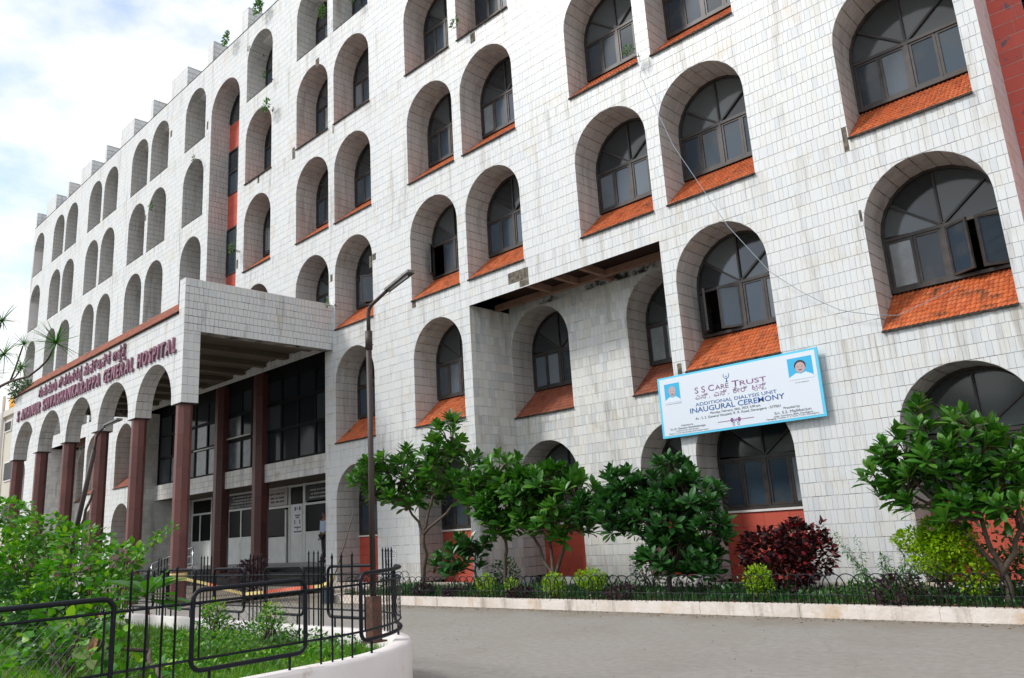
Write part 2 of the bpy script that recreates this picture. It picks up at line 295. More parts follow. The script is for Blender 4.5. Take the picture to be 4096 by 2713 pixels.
class Mosaic:
    def __init__(s): s.full = []; s.part = []
    def fill(s, u0, u1, v0, v1, holes=(), vorig=0.0, w=.105, j=.0045, row=ROW, wvar=.22):
        hb = [(min(p[0] for p in h), max(p[0] for p in h), min(p[1] for p in h), max(p[1] for p in h)) for h in holes]
        k = math.floor((v0 - vorig) / row + 1e-6)
        while vorig + k * row < v1 - .01:
            jr = j * 2.1; a = max(vorig + k * row, v0) + jr / 2; b = min(vorig + (k + 1) * row, v1) - jr / 2; k += 1
            if b - a < .01: continue
            hs = [i for i, q in enumerate(hb) if q[2] < b and q[3] > a]
            u = u0
            while u < u1 - .012:
                ww = w * (1 + random.uniform(-wvar, wvar)) * (1.9 if random.random() < .07 else 1)
                e = u + ww
                if u1 - e < w * .4: e = u1
                x0, x1 = u + j / 2, e - j / 2; jz = random.uniform(-.0012, .0012)
                z0, z1 = a + jz, b + jz; u = e
                hh = [holes[i] for i in hs if hb[i][0] < x1 and hb[i][1] > x0]
                tnt = random.random()
                if not hh: s.full.append((x0, x1, z0, z1, tnt, random.gauss(0, .0011))); continue
                P = rect_poly(x0, x1, z0, z1); ps = cut_all(P, hh)
                if len(ps) == 1 and ps[0] is P: s.full.append((x0, x1, z0, z1, tnt, random.gauss(0, .0011)))
                else: s.part += [(p, tnt) for p in ps]
        return s
    def mesh(s, name, m, fn, depth=.008):
        V = []; Lp = []; St = []; T = []; nv = 0; nl = 0
        if s.full:
            A = np.array(s.full); k = len(A); x0, x1, z0, z1, t, d = A.T
            U = np.stack([x0, x1, x1, x0, x0, x1, x1, x0], 1); W = np.stack([z0, z0, z1, z1] * 2, 1)
            D = np.concatenate([np.repeat(d[:, None], 4, 1), np.full((k, 4), -depth)], 1)
            V.append(fn(U.ravel(), W.ravel(), D.ravel()))
            q = np.array([[0, 1, 2, 3], [0, 4, 5, 1], [1, 5, 6, 2], [2, 6, 7, 3], [3, 7, 4, 0]])
            I = (np.arange(k)[:, None, None] * 8 + q[None]).ravel(); Lp.append(I); St.append(np.arange(k * 5) * 4); T.append(np.repeat(t, 5)); nv = k * 8; nl = k * 20
        if s.part:
            us = []; vs = []; lp = []; st = []; tt = []
            for p, t in s.part:
                st.append(nl); lp += range(nv, nv + len(p)); nv += len(p); nl += len(p); us += [a[0] for a in p]; vs += [a[1] for a in p]; tt.append(t)
            V.append(fn(np.array(us), np.array(vs), np.zeros(len(us)))); Lp.append(np.array(lp)); St.append(np.array(st)); T.append(np.array(tt))
        return raw(name, np.concatenate(V), np.concatenate(Lp), np.concatenate(St), np.concatenate(T), m)
def plane_y(y): return lambda u, v, w: np.stack([u, y - w, v], 1)          # faces -Y
def plane_x(x, sgn=1): return lambda u, v, w: np.stack([x + sgn * w, u, v], 1)  # faces +X (sgn 1) or -X
def backing(x0, x1, z0, z1, holes, fn, step=1.2):
    P = []
    hb = [(min(p[0] for p in h), max(p[0] for p in h), min(p[1] for p in h), max(p[1] for p in h)) for h in holes]
    nx = max(1, round((x1 - x0) / step)); nz = max(1, round((z1 - z0) / step))
    for i in range(nx):
        for k in range(nz):
            a, b = x0 + (x1 - x0) * i / nx, x0 + (x1 - x0) * (i + 1) / nx; c, d = z0 + (z1 - z0) * k / nz, z0 + (z1 - z0) * (k + 1) / nz
            P += cut_all(rect_poly(a, b, c, d), [holes[q] for q, h in enumerate(hb) if h[0] < b and h[1] > a and h[2] < d and h[3] > c])
    mz = Mosaic(); mz.part = [(p, .5) for p in P]
    return mz.mesh('wall_backing', 'grout', fn)
def outline_fn(pts, y0=0.0):
    """map (s along outline, depth, out) ; pts list of (x,z), normal pointing into the opening"""
    P = np.array(pts); seg = np.hypot(*(P[1:] - P[:-1]).T); S = np.concatenate([[0], np.cumsum(seg)])
    def fn(u, v, w):
        # u = depth coordinate (y), v = arc length
        i = np.clip(np.searchsorted(S, v, side='right') - 1, 0, len(seg) - 1); k = (v - S[i]) / seg[i]
        p = P[i] + (P[i + 1] - P[i]) * k[:, None]; d = (P[i + 1] - P[i]) / seg[i][:, None]
        n = np.stack([-d[:, 1], d[:, 0]], 1); p = p - n * 0 + n * w[:, None]
        return np.stack([p[:, 0], y0 + u, p[:, 1]], 1)
    return fn, S[-1]
def reveal_mesh(name, pts, depth, m='stone_dirty_shaded', w=.16, y0=0.0, closed_in=True):
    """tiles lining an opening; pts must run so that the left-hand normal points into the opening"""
    fn, Ltot = outline_fn(pts, y0)
    mz = Mosaic(); mz.fill(0.002, depth, 0, Ltot, w=w, row=Ltot / max(1, round(Ltot / ROW)), j=.0075)
    me = mz.mesh(name, m, fn)
    b = Mosaic(); PP = np.array(pts); SS = np.concatenate([[0], np.cumsum(np.hypot(*(PP[1:] - PP[:-1]).T))]); b.part = [(rect_poly(0.001, depth, SS[i] + 1e-5, SS[i + 1] - 1e-5), .5) for i in range(len(SS) - 1)]
    fb, _ = outline_fn(pts, y0)
    me2 = b.mesh(name, 'grout_dark', lambda u, v, w: fb(u, np.minimum(v, Ltot - 1e-6), w - .010))
    return me, me2
def join(me_a, me_b):
    """one mesh from two, keeping two material slots"""
    na = len(me_a.vertices); A = np.empty(na * 3, np.float32); me_a.vertices.foreach_get('co', A); nb = len(me_b.vertices); B = np.empty(nb * 3, np.float32); me_b.vertices.foreach_get('co', B)
    la = np.empty(len(me_a.loops), np.int32); me_a.loops.foreach_get('vertex_index', la); lb = np.empty(len(me_b.loops), np.int32); me_b.loops.foreach_get('vertex_index', lb)
    sa = np.empty(len(me_a.polygons), np.int32); me_a.polygons.foreach_get('loop_start', sa); sb = np.empty(len(me_b.polygons), np.int32); me_b.polygons.foreach_get('loop_start', sb)
    ta = np.empty(len(sa), np.float32); me_a.attributes['tint'].data.foreach_get('value', ta); tb = np.empty(len(sb), np.float32); me_b.attributes['tint'].data.foreach_get('value', tb)
    me = raw(me_a.name, np.concatenate([A, B]).reshape(-1, 3), np.concatenate([la, lb + na]), np.concatenate([sa, sb + len(la)]), np.concatenate([ta, tb]))
    me.materials.append(me_a.materials[0]); me.materials.append(me_b.materials[0])
    me.polygons.foreach_set('material_index', np.concatenate([np.zeros(len(sa), np.int32), np.ones(len(sb), np.int32)])); return me
# ------------------------------------------------------------------ ground
road = MB(); road.quad((-600, -600, 0), (600, -600, 0), (600, 600, 0), (-600, 600, 0)); structure(road.obj('road', 'asphalt'))
gz = MB()
for i in range(900):
    x = random.uniform(-17, 1); y = -2.86 - abs(random.gauss(0, .13)); s = random.uniform(.006, .02)
    gz.box(x, x + s, y - s, y, .001, .001 + s * .6)
for i in range(260):
    x = random.uniform(-13, 1); y = random.uniform(-12, -3); s = random.uniform(.004, .012)
    gz.box(x, x + s, y - s, y, .001, .001 + s * .6)
am = M['asphalt']; at = am.node_tree; AN = at.nodes; AL = at.links; bb = AN['Principled BSDF']; src = bb.inputs['Base Color'].links[0].from_socket
ge = AN.new('ShaderNodeNewGeometry'); sx_ = AN.new('ShaderNodeSeparateXYZ'); AL.new(ge.outputs['Position'], sx_.inputs[0])
n1 = AN.new('ShaderNodeTexNoise'); n1.inputs['Scale'].default_value = 1.6; n1.inputs['Detail'].default_value = 8; AL.new(ge.outputs['Position'], n1.inputs[0])
ma = AN.new('ShaderNodeMath'); ma.operation = 'MULTIPLY_ADD'; AL.new(n1.outputs[0], ma.inputs[0]); ma.inputs[1].default_value = 1.6; AL.new(sx_.outputs['Y'], ma.inputs[2])
mr = AN.new('ShaderNodeMapRange'); mr.inputs[1].default_value = -3.0; mr.inputs[2].default_value = -2.0; mr.inputs[4].default_value = .75; AL.new(ma.outputs[0], mr.inputs[0])
mx1 = AN.new('ShaderNodeMix'); mx1.data_type = 'RGBA'; AL.new(mr.outputs[0], mx1.inputs[0]); AL.new(src, mx1.inputs[6]); mx1.inputs[7].default_value = (.20, .165, .12, 1)
n3 = AN.new('ShaderNodeTexNoise'); n3.inputs['Scale'].default_value = .8; n3.inputs['Detail'].default_value = 3; AL.new(ge.outputs['Position'], n3.inputs[0])
vm = AN.new('ShaderNodeVectorMath'); vm.operation = 'MULTIPLY_ADD'; AL.new(n3.outputs[1], vm.inputs[0]); vm.inputs[1].default_value = (.8, .8, .8); AL.new(ge.outputs['Position'], vm.inputs[2])
vo = AN.new('ShaderNodeTexVoronoi'); vo.feature = 'DISTANCE_TO_EDGE'; vo.inputs['Scale'].default_value = .33; AL.new(vm.outputs[0], vo.inputs[0])
mr2 = AN.new('ShaderNodeMapRange'); mr2.inputs[1].default_value = .0; mr2.inputs[2].default_value = .004; mr2.inputs[3].default_value = .22; mr2.inputs[4].default_value = 0; AL.new(vo.outputs[0], mr2.inputs[0])
mx2 = AN.new('ShaderNodeMix'); mx2.data_type = 'RGBA'; AL.new(mr2.outputs[0], mx2.inputs[0]); AL.new(mx1.outputs[2], mx2.inputs[6]); mx2.inputs[7].default_value = (.10, .09, .08, 1); AL.new(mx2.outputs[2], bb.inputs['Base Color'])
o = gz.obj('gravel', 'grit'); o['kind'] = 'stuff'; tag(o, 'loose grit and pebbles lying along the foot of the kerb', 'gravel')
b = MB(); b.box(-17.2, 3, -2.64, -.02, .0, .15); structure(b.obj('planting_bed', 'soil'))
kb = MB()   # kerb in poured lengths with small breaks
x = -17.36
while x < 3:
    e = min(x + random.uniform(1.6, 2.6), 3); d = random.uniform(0, .012)
    kb.box(x + .003, e - .003, -2.80 - d, -2.62, 0, .17 + random.uniform(-.006, .006)); x = e
kb.box(-17.36, -17.20, -2.6, -.05, 0, .165)
structure(kb.obj('kerb', 'kerb_paint'))
# unseen tree line, added behind the viewer to darken the low windows' reflections
def unseen_trees():
    n = 5200; x = rng.uniform(-75, 45, n); hgt = 9.5 + 2.5 * np.sin(x * .23) + 1.6 * np.sin(x * .61 + 1) ; z = hgt * rng.uniform(.05, 1, n) ** .8; y = -48 + rng.normal(size=n) * 2.2
    u = rng.normal(size=(n, 3)); u /= np.linalg.norm(u, axis=1, keepdims=True); w = np.cross(u, rng.normal(size=(n, 3))); w /= np.linalg.norm(w, axis=1, keepdims=True); s_ = rng.uniform(.5, 1.1, n)[:, None]; c = np.stack([x, y, z], 1)
    V = np.stack([c - u * s_, c - w * s_ * .6, c + u * s_, c + w * s_ * .6], 1).reshape(-1, 3)
    me = raw('unseen_tree_line', V, np.arange(n * 4), np.arange(n) * 4, rng.random(n), 'leaf_dark'); o = link('unseen_tree_line', me, kind='stuff'); tag(o, 'unseen line of trees added behind the viewer to darken window reflections', 'trees')
unseen_trees()
# ------------------------------------------------------------------ hospital building
PITCH = 6.2924; W = 2.046; GAP = .3495; XA = -10.6625; ZS0 = 6.266; FL = 3.649; REC = 1.53; DEP = .9
def warp(x): return x + .04 * max(0, -40 - x)
def mir(x): return warp(-57.8 - x)
right = [(-4.3701, 'a')]
for n, nm in ((0, 'b'), (1, 'c'), (2, 'd')):
    right += [(XA - PITCH * n, nm + '1'), (XA - PITCH * n + GAP + W, nm + '2')]
right.append((-27.05, 'e'))
cols_ = {}
for L, nm in right: cols_[nm] = (L, L + W)
cols_['e'] = (-27.05, -25.03)
for nm in list(cols_): L, R = cols_[nm]; cols_[nm + 'm'] = (mir(R), mir(L))
EDGE_R = -2.03; EDGE_L = -55.15; TOP = 22.40
BOX = (-14.58, -8.57); BOXM = (mir(-8.57), mir(-14.58)); BOXZ = 7.31
HALL = (-35.75, -21.44); HALLZ = 7.45
T_L, T_R, T_ZS = -30.17, -27.63, 19.58
hosp = thing('hospital_building', 'large hospital block clad in white marble tiles with rows of deep arched windows', 'building', (-28.5, 4, 0))
openings = []      # (col, L, R, zs, zb, floor, ybase)
for nm, (L, R) in cols_.items():
    for f in (4, 3, 2, 1, 0, -1):
        zs = ZS0 + FL * f; yb = 0
        if f == 4: zs = 20.71
        if f == -1: zs = 2.63
        if nm in ('b1', 'c2', 'b1m', 'c2m') and f <= 0: yb = REC
        if nm in ('e', 'em', 'd1', 'd1m') and f <= 0: continue
        zb = zs - 1.90
        if f == 4: zb = 18.962
        if f == -1: zb = .23
        openings.append((nm, L, R, zs, zb, f, yb))
holes0 = [arch_poly(L, R, zb, zs) for nm, L, R, zs, zb, f, yb in openings if yb == 0]
holesR = [arch_poly(L, R, zb, zs) for nm, L, R, zs, zb, f, yb in openings if yb > 0]
holes0 += [rect_poly(BOX[0], BOX[1], .0, BOXZ), rect_poly(BOXM[0], BOXM[1], .0, BOXZ), rect_poly(HALL[0], HALL[1], 0, HALLZ), arch_poly(T_L, T_R, 7.6, T_ZS, 26)]
# places where the cladding has fallen off
PATCH = [(-13.10, -12.40, 7.50, 7.80), (-12.72, -12.40, 7.33, 7.497), (-4.475, -4.385, 7.78, 8.27), (-8.47, -8.36, 4.34, 4.57), (-16.96, -16.78, 7.80, 8.00), (-18.80, -18.62, 9.78, 10.0), (-14.0, -13.8, 14.93, 15.23), (-21.97, -21.74, 18.07, 18.39), (-23.52, -23.33, 15.02, 15.49), (-34.42, -34.22, 20.4, 20.75), (-30.60, -30.45, 19.2, 19.6), (-23.25, -23.15, 19.74, 20.4), (-27.60, -27.45, 11.96, 12.33), (-26.05, -25.9, 15.0, 15.3), (-21.12, -20.98, 9.7, 9.95), (-4.42, -4.372, 6.40, 6.62), (-18.98, -18.86, 9.6, 9.98), (-20.93, -20.86, 15.0, 15.3), (-12.5, -12.3, 18.4, 18.7), (-37.0, -36.8, 17.0, 17.3)]
for p in PATCH:
    mbp = MB(); mbp.quad((p[0], .0055, p[2]), (p[1], .0055, p[2]), (p[1], .0055, p[3]), (p[0], .0055, p[3])); mbp.obj('cement_patch', 'cement', hosp)
pholes = [rect_poly(*p) for p in PATCH]
# piers that rise above the parapet
allx = sorted(cols_[k] for k in cols_) ; edges = sorted([(L, R) for L, R in cols_.values()] + [(T_L, T_R)])
piers = [(edges[i][1], edges[i + 1][0]) for i in range(len(edges) - 1)] + [(EDGE_L, edges[0][0])]
front = Mosaic()
front.fill(EDGE_L, EDGE_R, .23, TOP, holes0 + pholes, vorig=8.015 - 40 * ROW)
for a, c in piers: front.fill(a + .02, c - .02, TOP, 23.45, (), vorig=TOP)
# the 300 largest-looking tiles become objects of their own
A = np.array(front.full)
cx, cz = (A[:, 0] + A[:, 1]) / 2, (A[:, 2] + A[:, 3]) / 2
px, py, dd = pix(np.stack([cx, np.zeros(len(cx)), cz], 1))
ar = (A[:, 1] - A[:, 0]) * (A[:, 3] - A[:, 2]) * 14 / dd ** 3
ok = (px > 4) & (px < 1020) & (py > 4) & (cz > 3.3) & (cz < 9)
ar[~ok] = -1
pick = set(np.argsort(-ar)[:300].tolist())
for i in sorted(pick):
    x0, x1, z0, z1, t, d = front.full[i]
    q = MB(); q.box(x0, x1, -d, .008, z0, z1); me = raw('wall_tile', q.v, [k for f in q.f for k in f], np.arange(6) * 4, [0.0] * 6, 'stone'); link('wall_tile', me, hosp)
front.full = [f for i, f in enumerate(front.full) if i not in pick]
link('wall_tile_cladding', front.mesh('wall_tile_cladding', 'stone', plane_y(0)), hosp, kind='stuff')
link('wall_backing', backing(EDGE_L, EDGE_R, 0, TOP, holes0, lambda u, v, w: np.stack([u, u * 0 + .0075, v], 1)), hosp)
for a, c in piers:
    mz = Mosaic(); mz.fill(.0, 1.25, TOP, 23.45, (), vorig=TOP, w=.3, j=.009); me = mz.mesh('parapet_block', 'stone', plane_x(c - .02 + .008))
    core = MB(); core.box(a + .02, c - .02, .0075, 1.25, TOP + .001, 23.44); link('parapet_block', join(me, core.mesh('parapet_block', 'grout_dark')), hosp)
pb = MB(); pb.box(EDGE_L, EDGE_R, .009, .42, TOP - .03, TOP - .004); pb.box(EDGE_L, EDGE_R, -.012, .009, TOP - .012, TOP + .012); pb.obj('parapet_coping', 'ledge', hosp)
rb = MB(); rb.box(EDGE_L, EDGE_R, .42, 12, 21.6, 21.9); rb.box(EDGE_L, EDGE_L + .3, .01, 12, 0, 21.6); rb.box(EDGE_R - .3, EDGE_R - .01, 1.21, 12, 0, 21.6); rb.box(EDGE_L + .3, EDGE_R - .3, 11.7, 12, 0, 21.6); rb.box(EDGE_L, EDGE_R, .40, .43, 21.6, TOP - .03)
rb.obj('building_shell', 'white_paint', hosp)
dk = MB()
for f in range(0, 6): dk.box(EDGE_L + .3, EDGE_R - .3, .96 if f > 1 else 2.5, 11, 3.9 + FL * f - .2, 3.9 + FL * f)
dk.box(EDGE_L + .3, EDGE_R - .3, 3.4, 3.45, 0, 21.6)
dk.obj('interior_floors', 'room', hosp)
# right return wall and recess side walls
mz = Mosaic(); mz.fill(.0, 1.2, .23, TOP, (), w=.2); me = mz.mesh('return_wall', 'stone', plane_x(EDGE_R)); cr_ = MB(); cr_.box(EDGE_R - .28, EDGE_R - .0075, .0076, 1.2, 0, TOP - .05); link('return_wall', join(me, cr_.mesh('return_wall', 'grout')), hosp)
for (bx0, bx1), mm in ((BOX, 'stone_bold'), (BOXM, 'stone_bold')):
    mz = Mosaic(); mz.fill(.0, REC, .23, BOXZ, (), w=.17); me = mz.mesh('recess_side_wall', mm, plane_x(bx0)); c_ = MB(); c_.box(bx0 - .05, bx0 - .0075, .009, REC, 0, BOXZ + .02); link('recess_side_wall', join(me, c_.mesh('r', 'grout')), hosp)
    mz = Mosaic(); mz.fill(.0, REC, .23, BOXZ, (), w=.17); me = mz.mesh('recess_side_wall', mm, plane_x(bx1, -1)); c_ = MB(); c_.box(bx1 + .0075, bx1 + .05, .009, REC, 0, BOXZ + .02); link('recess_side_wall', join(me, c_.mesh('r', 'grout')), hosp)
    hr = [h for h in holesR if h[0][0] > bx0 - .3 and h[1][0] < bx1 + .3]
    mz = Mosaic(); mz.fill(bx0, bx1, .23, BOXZ, hr, vorig=8.015 - 40 * ROW, w=.12); me = mz.mesh('recess_back_wall', mm, plane_y(REC))
    link('recess_back_wall', join(me, backing(bx0, bx1, 0, BOXZ + .3, hr, lambda u, v, w: np.stack([u, u * 0 + REC + .0075, v], 1))), hosp)
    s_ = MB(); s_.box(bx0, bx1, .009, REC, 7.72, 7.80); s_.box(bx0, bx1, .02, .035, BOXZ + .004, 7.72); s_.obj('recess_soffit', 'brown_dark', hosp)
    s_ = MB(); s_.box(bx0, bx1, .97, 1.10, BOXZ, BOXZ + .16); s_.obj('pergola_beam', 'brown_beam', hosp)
    for q in (-12.49, -11.64, -10.83):
        xx = q if bx0 > -20 else mir(q)
        s_ = MB(); s_.box(xx - .06, xx + .06, .036, .968, BOXZ, BOXZ + .16); s_.obj('pergola_beam', 'brown_beam', hosp)
    s_ = MB(); s_.box(-11.0, -10.88, 1.102, 1.48, BOXZ, BOXZ + .16) if bx0 > -20 else None
    if bx0 > -20: s_.obj('pergola_beam', 'brown_beam', hosp)
sk = MB()
for a, c in ((BOX[1] + .002, EDGE_R + .03), (HALL[1] + .02, BOX[0] - .002)): sk.box(a, c, -.03, .007, 0, .23)
sk.obj('plinth', 'kerb_paint', hosp)
# arch reveals (shared meshes)
def arch_outline(zb, zs, r, n=18):   # local, origin centre/spring line; from left bottom up and over -> left-hand normal must point inwards, so run right to left
    pts = [(r, zb - zs)] + [(r * math.cos(a), r * math.sin(a)) for a in np.linspace(0, PI, n + 1)] + [(-r, zb - zs)]
    return pts
rev = {}
def get_rev(h, r):
    k = (round(h, 2), round(r, 2))
    if k not in rev: rev[k] = join(*reveal_mesh('arch_reveal', arch_outline(-h, 0, r), DEP))
    return rev[k]
# --- window parts, local origin: centre of opening, window plane, bottom of frame
R0 = W / 2; WZS = 1.076; TZ = 1.0
def ring(mb, r0, r1, zc, y0, y1, n=18):
    for i in range(n):
        a, b_ = PI * i / n, PI * (i + 1) / n
        P = [(r0 * math.cos(a), zc + r0 * math.sin(a)), (r1 * math.cos(a), zc + r1 * math.sin(a)), (r1 * math.cos(b_), zc + r1 * math.sin(b_)), (r0 * math.cos(b_), zc + r0 * math.sin(b_))]
        mb.prism(P, y0, y1)
fr = MB(); ring(fr, R0 - .055, R0 - .001, WZS, -.05, .03)
fr.box(-R0 + .001, -R0 + .055, -.05, .03, 0, WZS); fr.box(R0 - .055, R0 - .001, -.05, .03, 0, WZS)
fr.box(-R0 + .055, R0 - .055, -.052, .03, -.01, .05); fr.box(-R0 + .055, R0 - .055, -.052, .03, TZ - .03, TZ + .03); fr.box(-.035, .035, -.048, .028, .05, TZ - .03)
frame_me = fr.mesh('window_frame', 'frame')
def bar(a, r0, r1, w, y0, y1, zc):
    d = (math.cos(a), math.sin(a)); n = (-d[1] * w / 2, d[0] * w / 2)
    return [(d[0] * r0 + n[0], zc + d[1] * r0 + n[1]), (d[0] * r0 - n[0], zc + d[1] * r0 - n[1]), (d[0] * r1 - n[0], zc + d[1] * r1 - n[1]), (d[0] * r1 + n[0], zc + d[1] * r1 + n[1])], y0, y1
bar_me = MB().prism(*bar(0, .03, R0 - .03, .038, -.035, .02, 0)).mesh('glazing_bar', 'frame')
FANA = [math.radians(q) for q in (38, 90, 142)]
fan_me = []
aa = [0.0] + FANA + [PI]
for i in range(4):
    P = [(0, TZ + .02)] + [((R0 - .03) * math.cos(a), max(WZS + (R0 - .03) * math.sin(a), TZ + .02)) for a in np.linspace(aa[i], aa[i + 1], 7)]
    q = MB(); q.add([(x, .01, z) for x, z in P], [tuple(range(len(P)))]); fan_me.append(raw('fanlight_pane', q.v, [k for f in q.f for k in f], [0], [0.0], 'fan_pane'))
SWD = (R0 - .055 - .035) / 2
def sash_mesh(sg):
    q = MB(); w = SWD - .006; x0, x1 = (0, w) if sg > 0 else (-w, 0)
    q.box(x0, x0 + .045, -.02, .02, 0, .915); q.box(x1 - .045, x1, -.02, .02, 0, .915); q.box(x0 + .045, x1 - .045, -.02, .02, 0, .045); q.box(x0 + .045, x1 - .045, -.02, .02, .87, .915)
    return q.mesh('sash', 'frame')
def pane_mesh(sg):
    w = SWD - .006; x0, x1 = (.045, w - .045) if sg > 0 else (-w + .045, -.045)
    return raw('window_pane', [(x0, 0, .045), (x1, 0, .045), (x1, 0, .87), (x0, 0, .87)], [0, 1, 2, 3], [0], [0.0], 'pane')
sash_me = {1: sash_mesh(1), -1: sash_mesh(-1)}; pane_me = {1: pane_mesh(1), -1: pane_mesh(-1)}
hx = [(-R0 + .058, 1), (-.038, -1), (.038, 1), (R0 - .058, -1)]   # hinge x, direction
OPEN = {('a', 0): {2: 32, 3: 24}, ('b2', 0): {0: 52, 1: 28}, ('c1', 1): {0: 54}, ('d2', 1): {1: 34}, ('b2', 3): {1: 34, 3: 40}, ('d1', 3): {3: 30}, ('c2', 4): {2: 25}, ('e', 2): {1: 25}}
def window(nm, xc, y, zb, f, full=True):
    w = inst('window', None, hosp, Matrix.Translation((xc, y, zb)))
    T0 = Matrix.Identity(4)
    def sub(name, me, mtx=T0):
        o = bpy.data.objects.new(name, me); col.objects.link(o); o.parent = w; o.matrix_basis = mtx; return o
    sub('window_frame', frame_me)
    for a in FANA: sub('glazing_bar', bar_me, Matrix.Translation((0, 0, TZ + .02)) @ Matrix.Rotation(-a, 4, 'Y'))
    for k in range(4): sub('fanlight_pane', fan_me[k])
    op = OPEN.get((nm, f), {})
    for k, (x, sg) in enumerate(hx):
        an = math.radians(op.get(k, 0)) * sg * -1
        m_ = Matrix.Translation((x, -.03 if k in op else -.012, .055)) @ Matrix.Rotation(an, 4, 'Z')
        sub('sash', sash_me[sg], m_); sub('window_pane', pane_me[sg], m_)
        if k in op:   # grille seen behind an open sash
            g = MB(); xa = x if sg > 0 else x - SWD
            for z_ in np.arange(.1, .95, .07): g.box(xa, xa + SWD, .045, .05, z_, z_ + .006)
            sub('window_grille', g.mesh('window_grille', 'frame_black'))
    return w
# --- tiled sills
NC, NR = 27, 9
SL = math.hypot(.92, .80); SA = math.atan2(.80, .92)
def sill_piece():
    q = MB(); w = W / NC; l = SL / NR
    prof = [(0, .006), (.3 * w, .006), (.45 * w, .013), (.65 * w, .022), (.85 * w, .017), (w, .007)]
    V = [];
    for yv, up in ((-.012, .012), (l, .0)):
        for x, z in prof: V.append((x, yv, z + up))
    V += [(x, -.012, 0) for x, z in prof]
    n = len(prof); F = [(i, i + 1, n + i + 1, n + i) for i in range(n - 1)] + [(2 * n + i, 2 * n + i + 1, i + 1, i) for i in range(n - 1)]
    q.add(V, F); return q
sp = sill_piece()
tile_me = raw('roof_tile', sp.v, [k for f in sp.f for k in f], np.arange(len(sp.f)) * 4, [0.0] * len(sp.f), 'roof_tile')
tile_old = tile_me.copy(); tile_old.materials.clear(); tile_old.materials.append(M['roof_tile_old'])
SROT = Matrix.Rotation(SA, 4, 'X')
def tile_mats(nc, nr, w, l, jit=.0025):
    out = []
    for r in range(nr):
        for c in range(nc): out.append((c * w + random.gauss(0, jit * .5), r * l + random.gauss(0, jit), random.gauss(0, .0012)))
    return out
def joined_tiles(nc, nr, w, l, m, name='roof_tile_courses', sx=1, sy=1):
    TV = np.array(sp.v) * (sx, sy, 1); F = np.array(sp.f); P = np.array(tile_mats(nc, nr, w, l)); k = len(P)
    V = (P[:, None, :] + TV[None]).reshape(-1, 3); I = (np.arange(k)[:, None, None] * len(TV) + F[None]).ravel()
    return raw(name, V, I, np.arange(k * len(F)) * 4, np.repeat(rng.random(k), len(F)), m)
sill_joined = joined_tiles(NC, NR, W / NC, SL / NR, 'roof_tile'); sill_joined_old = joined_tiles(NC, NR, W / NC, SL / NR, 'roof_tile_old')
sb_ = MB(); sb_.quad((0, -.02, 0), (W, -.02, 0), (W, SL, 0), (0, SL, 0)); sb_.quad((0, -.02, 0), (W, -.02, 0), (W, -.02, -.02), (0, -.02, -.02)); sill_base = sb_.mesh('sill_slope', 'under_tile')
eb = MB()
for i in range(60):
    x = W * i / 60; eb.box(x, x + W / 60, -.03 - random.uniform(0, .012), -.008, -.022 - random.uniform(0, .014), .004 + random.uniform(0, .006))
sill_edge = eb.mesh('sill_edge', 'ledge')
def sill(nm, L, z, y, f, full):
    B = Matrix.Translation((L, y - .015, z)) @ SROT
    s_ = inst('tiled_sill', sill_base, hosp, B)
    def sub(name, me, mtx=Matrix.Identity(4), **pr):
        o = bpy.data.objects.new(name, me); col.objects.link(o); o.parent = s_; o.matrix_basis = mtx
        for k, v in pr.items(): o[k] = v
        return o
    sub('sill_edge', sill_edge, Matrix.Rotation(-SA, 4, 'X'))
    old = nm in ('b1', 'c2') and y > 1
    if full:
        for p in tile_mats(NC, NR, W / NC, SL / NR): sub('roof_tile', tile_me, Matrix.Translation(p))
    else: sub('roof_tile_courses', sill_joined_old if old or nm.endswith('m') else sill_joined, kind='stuff')
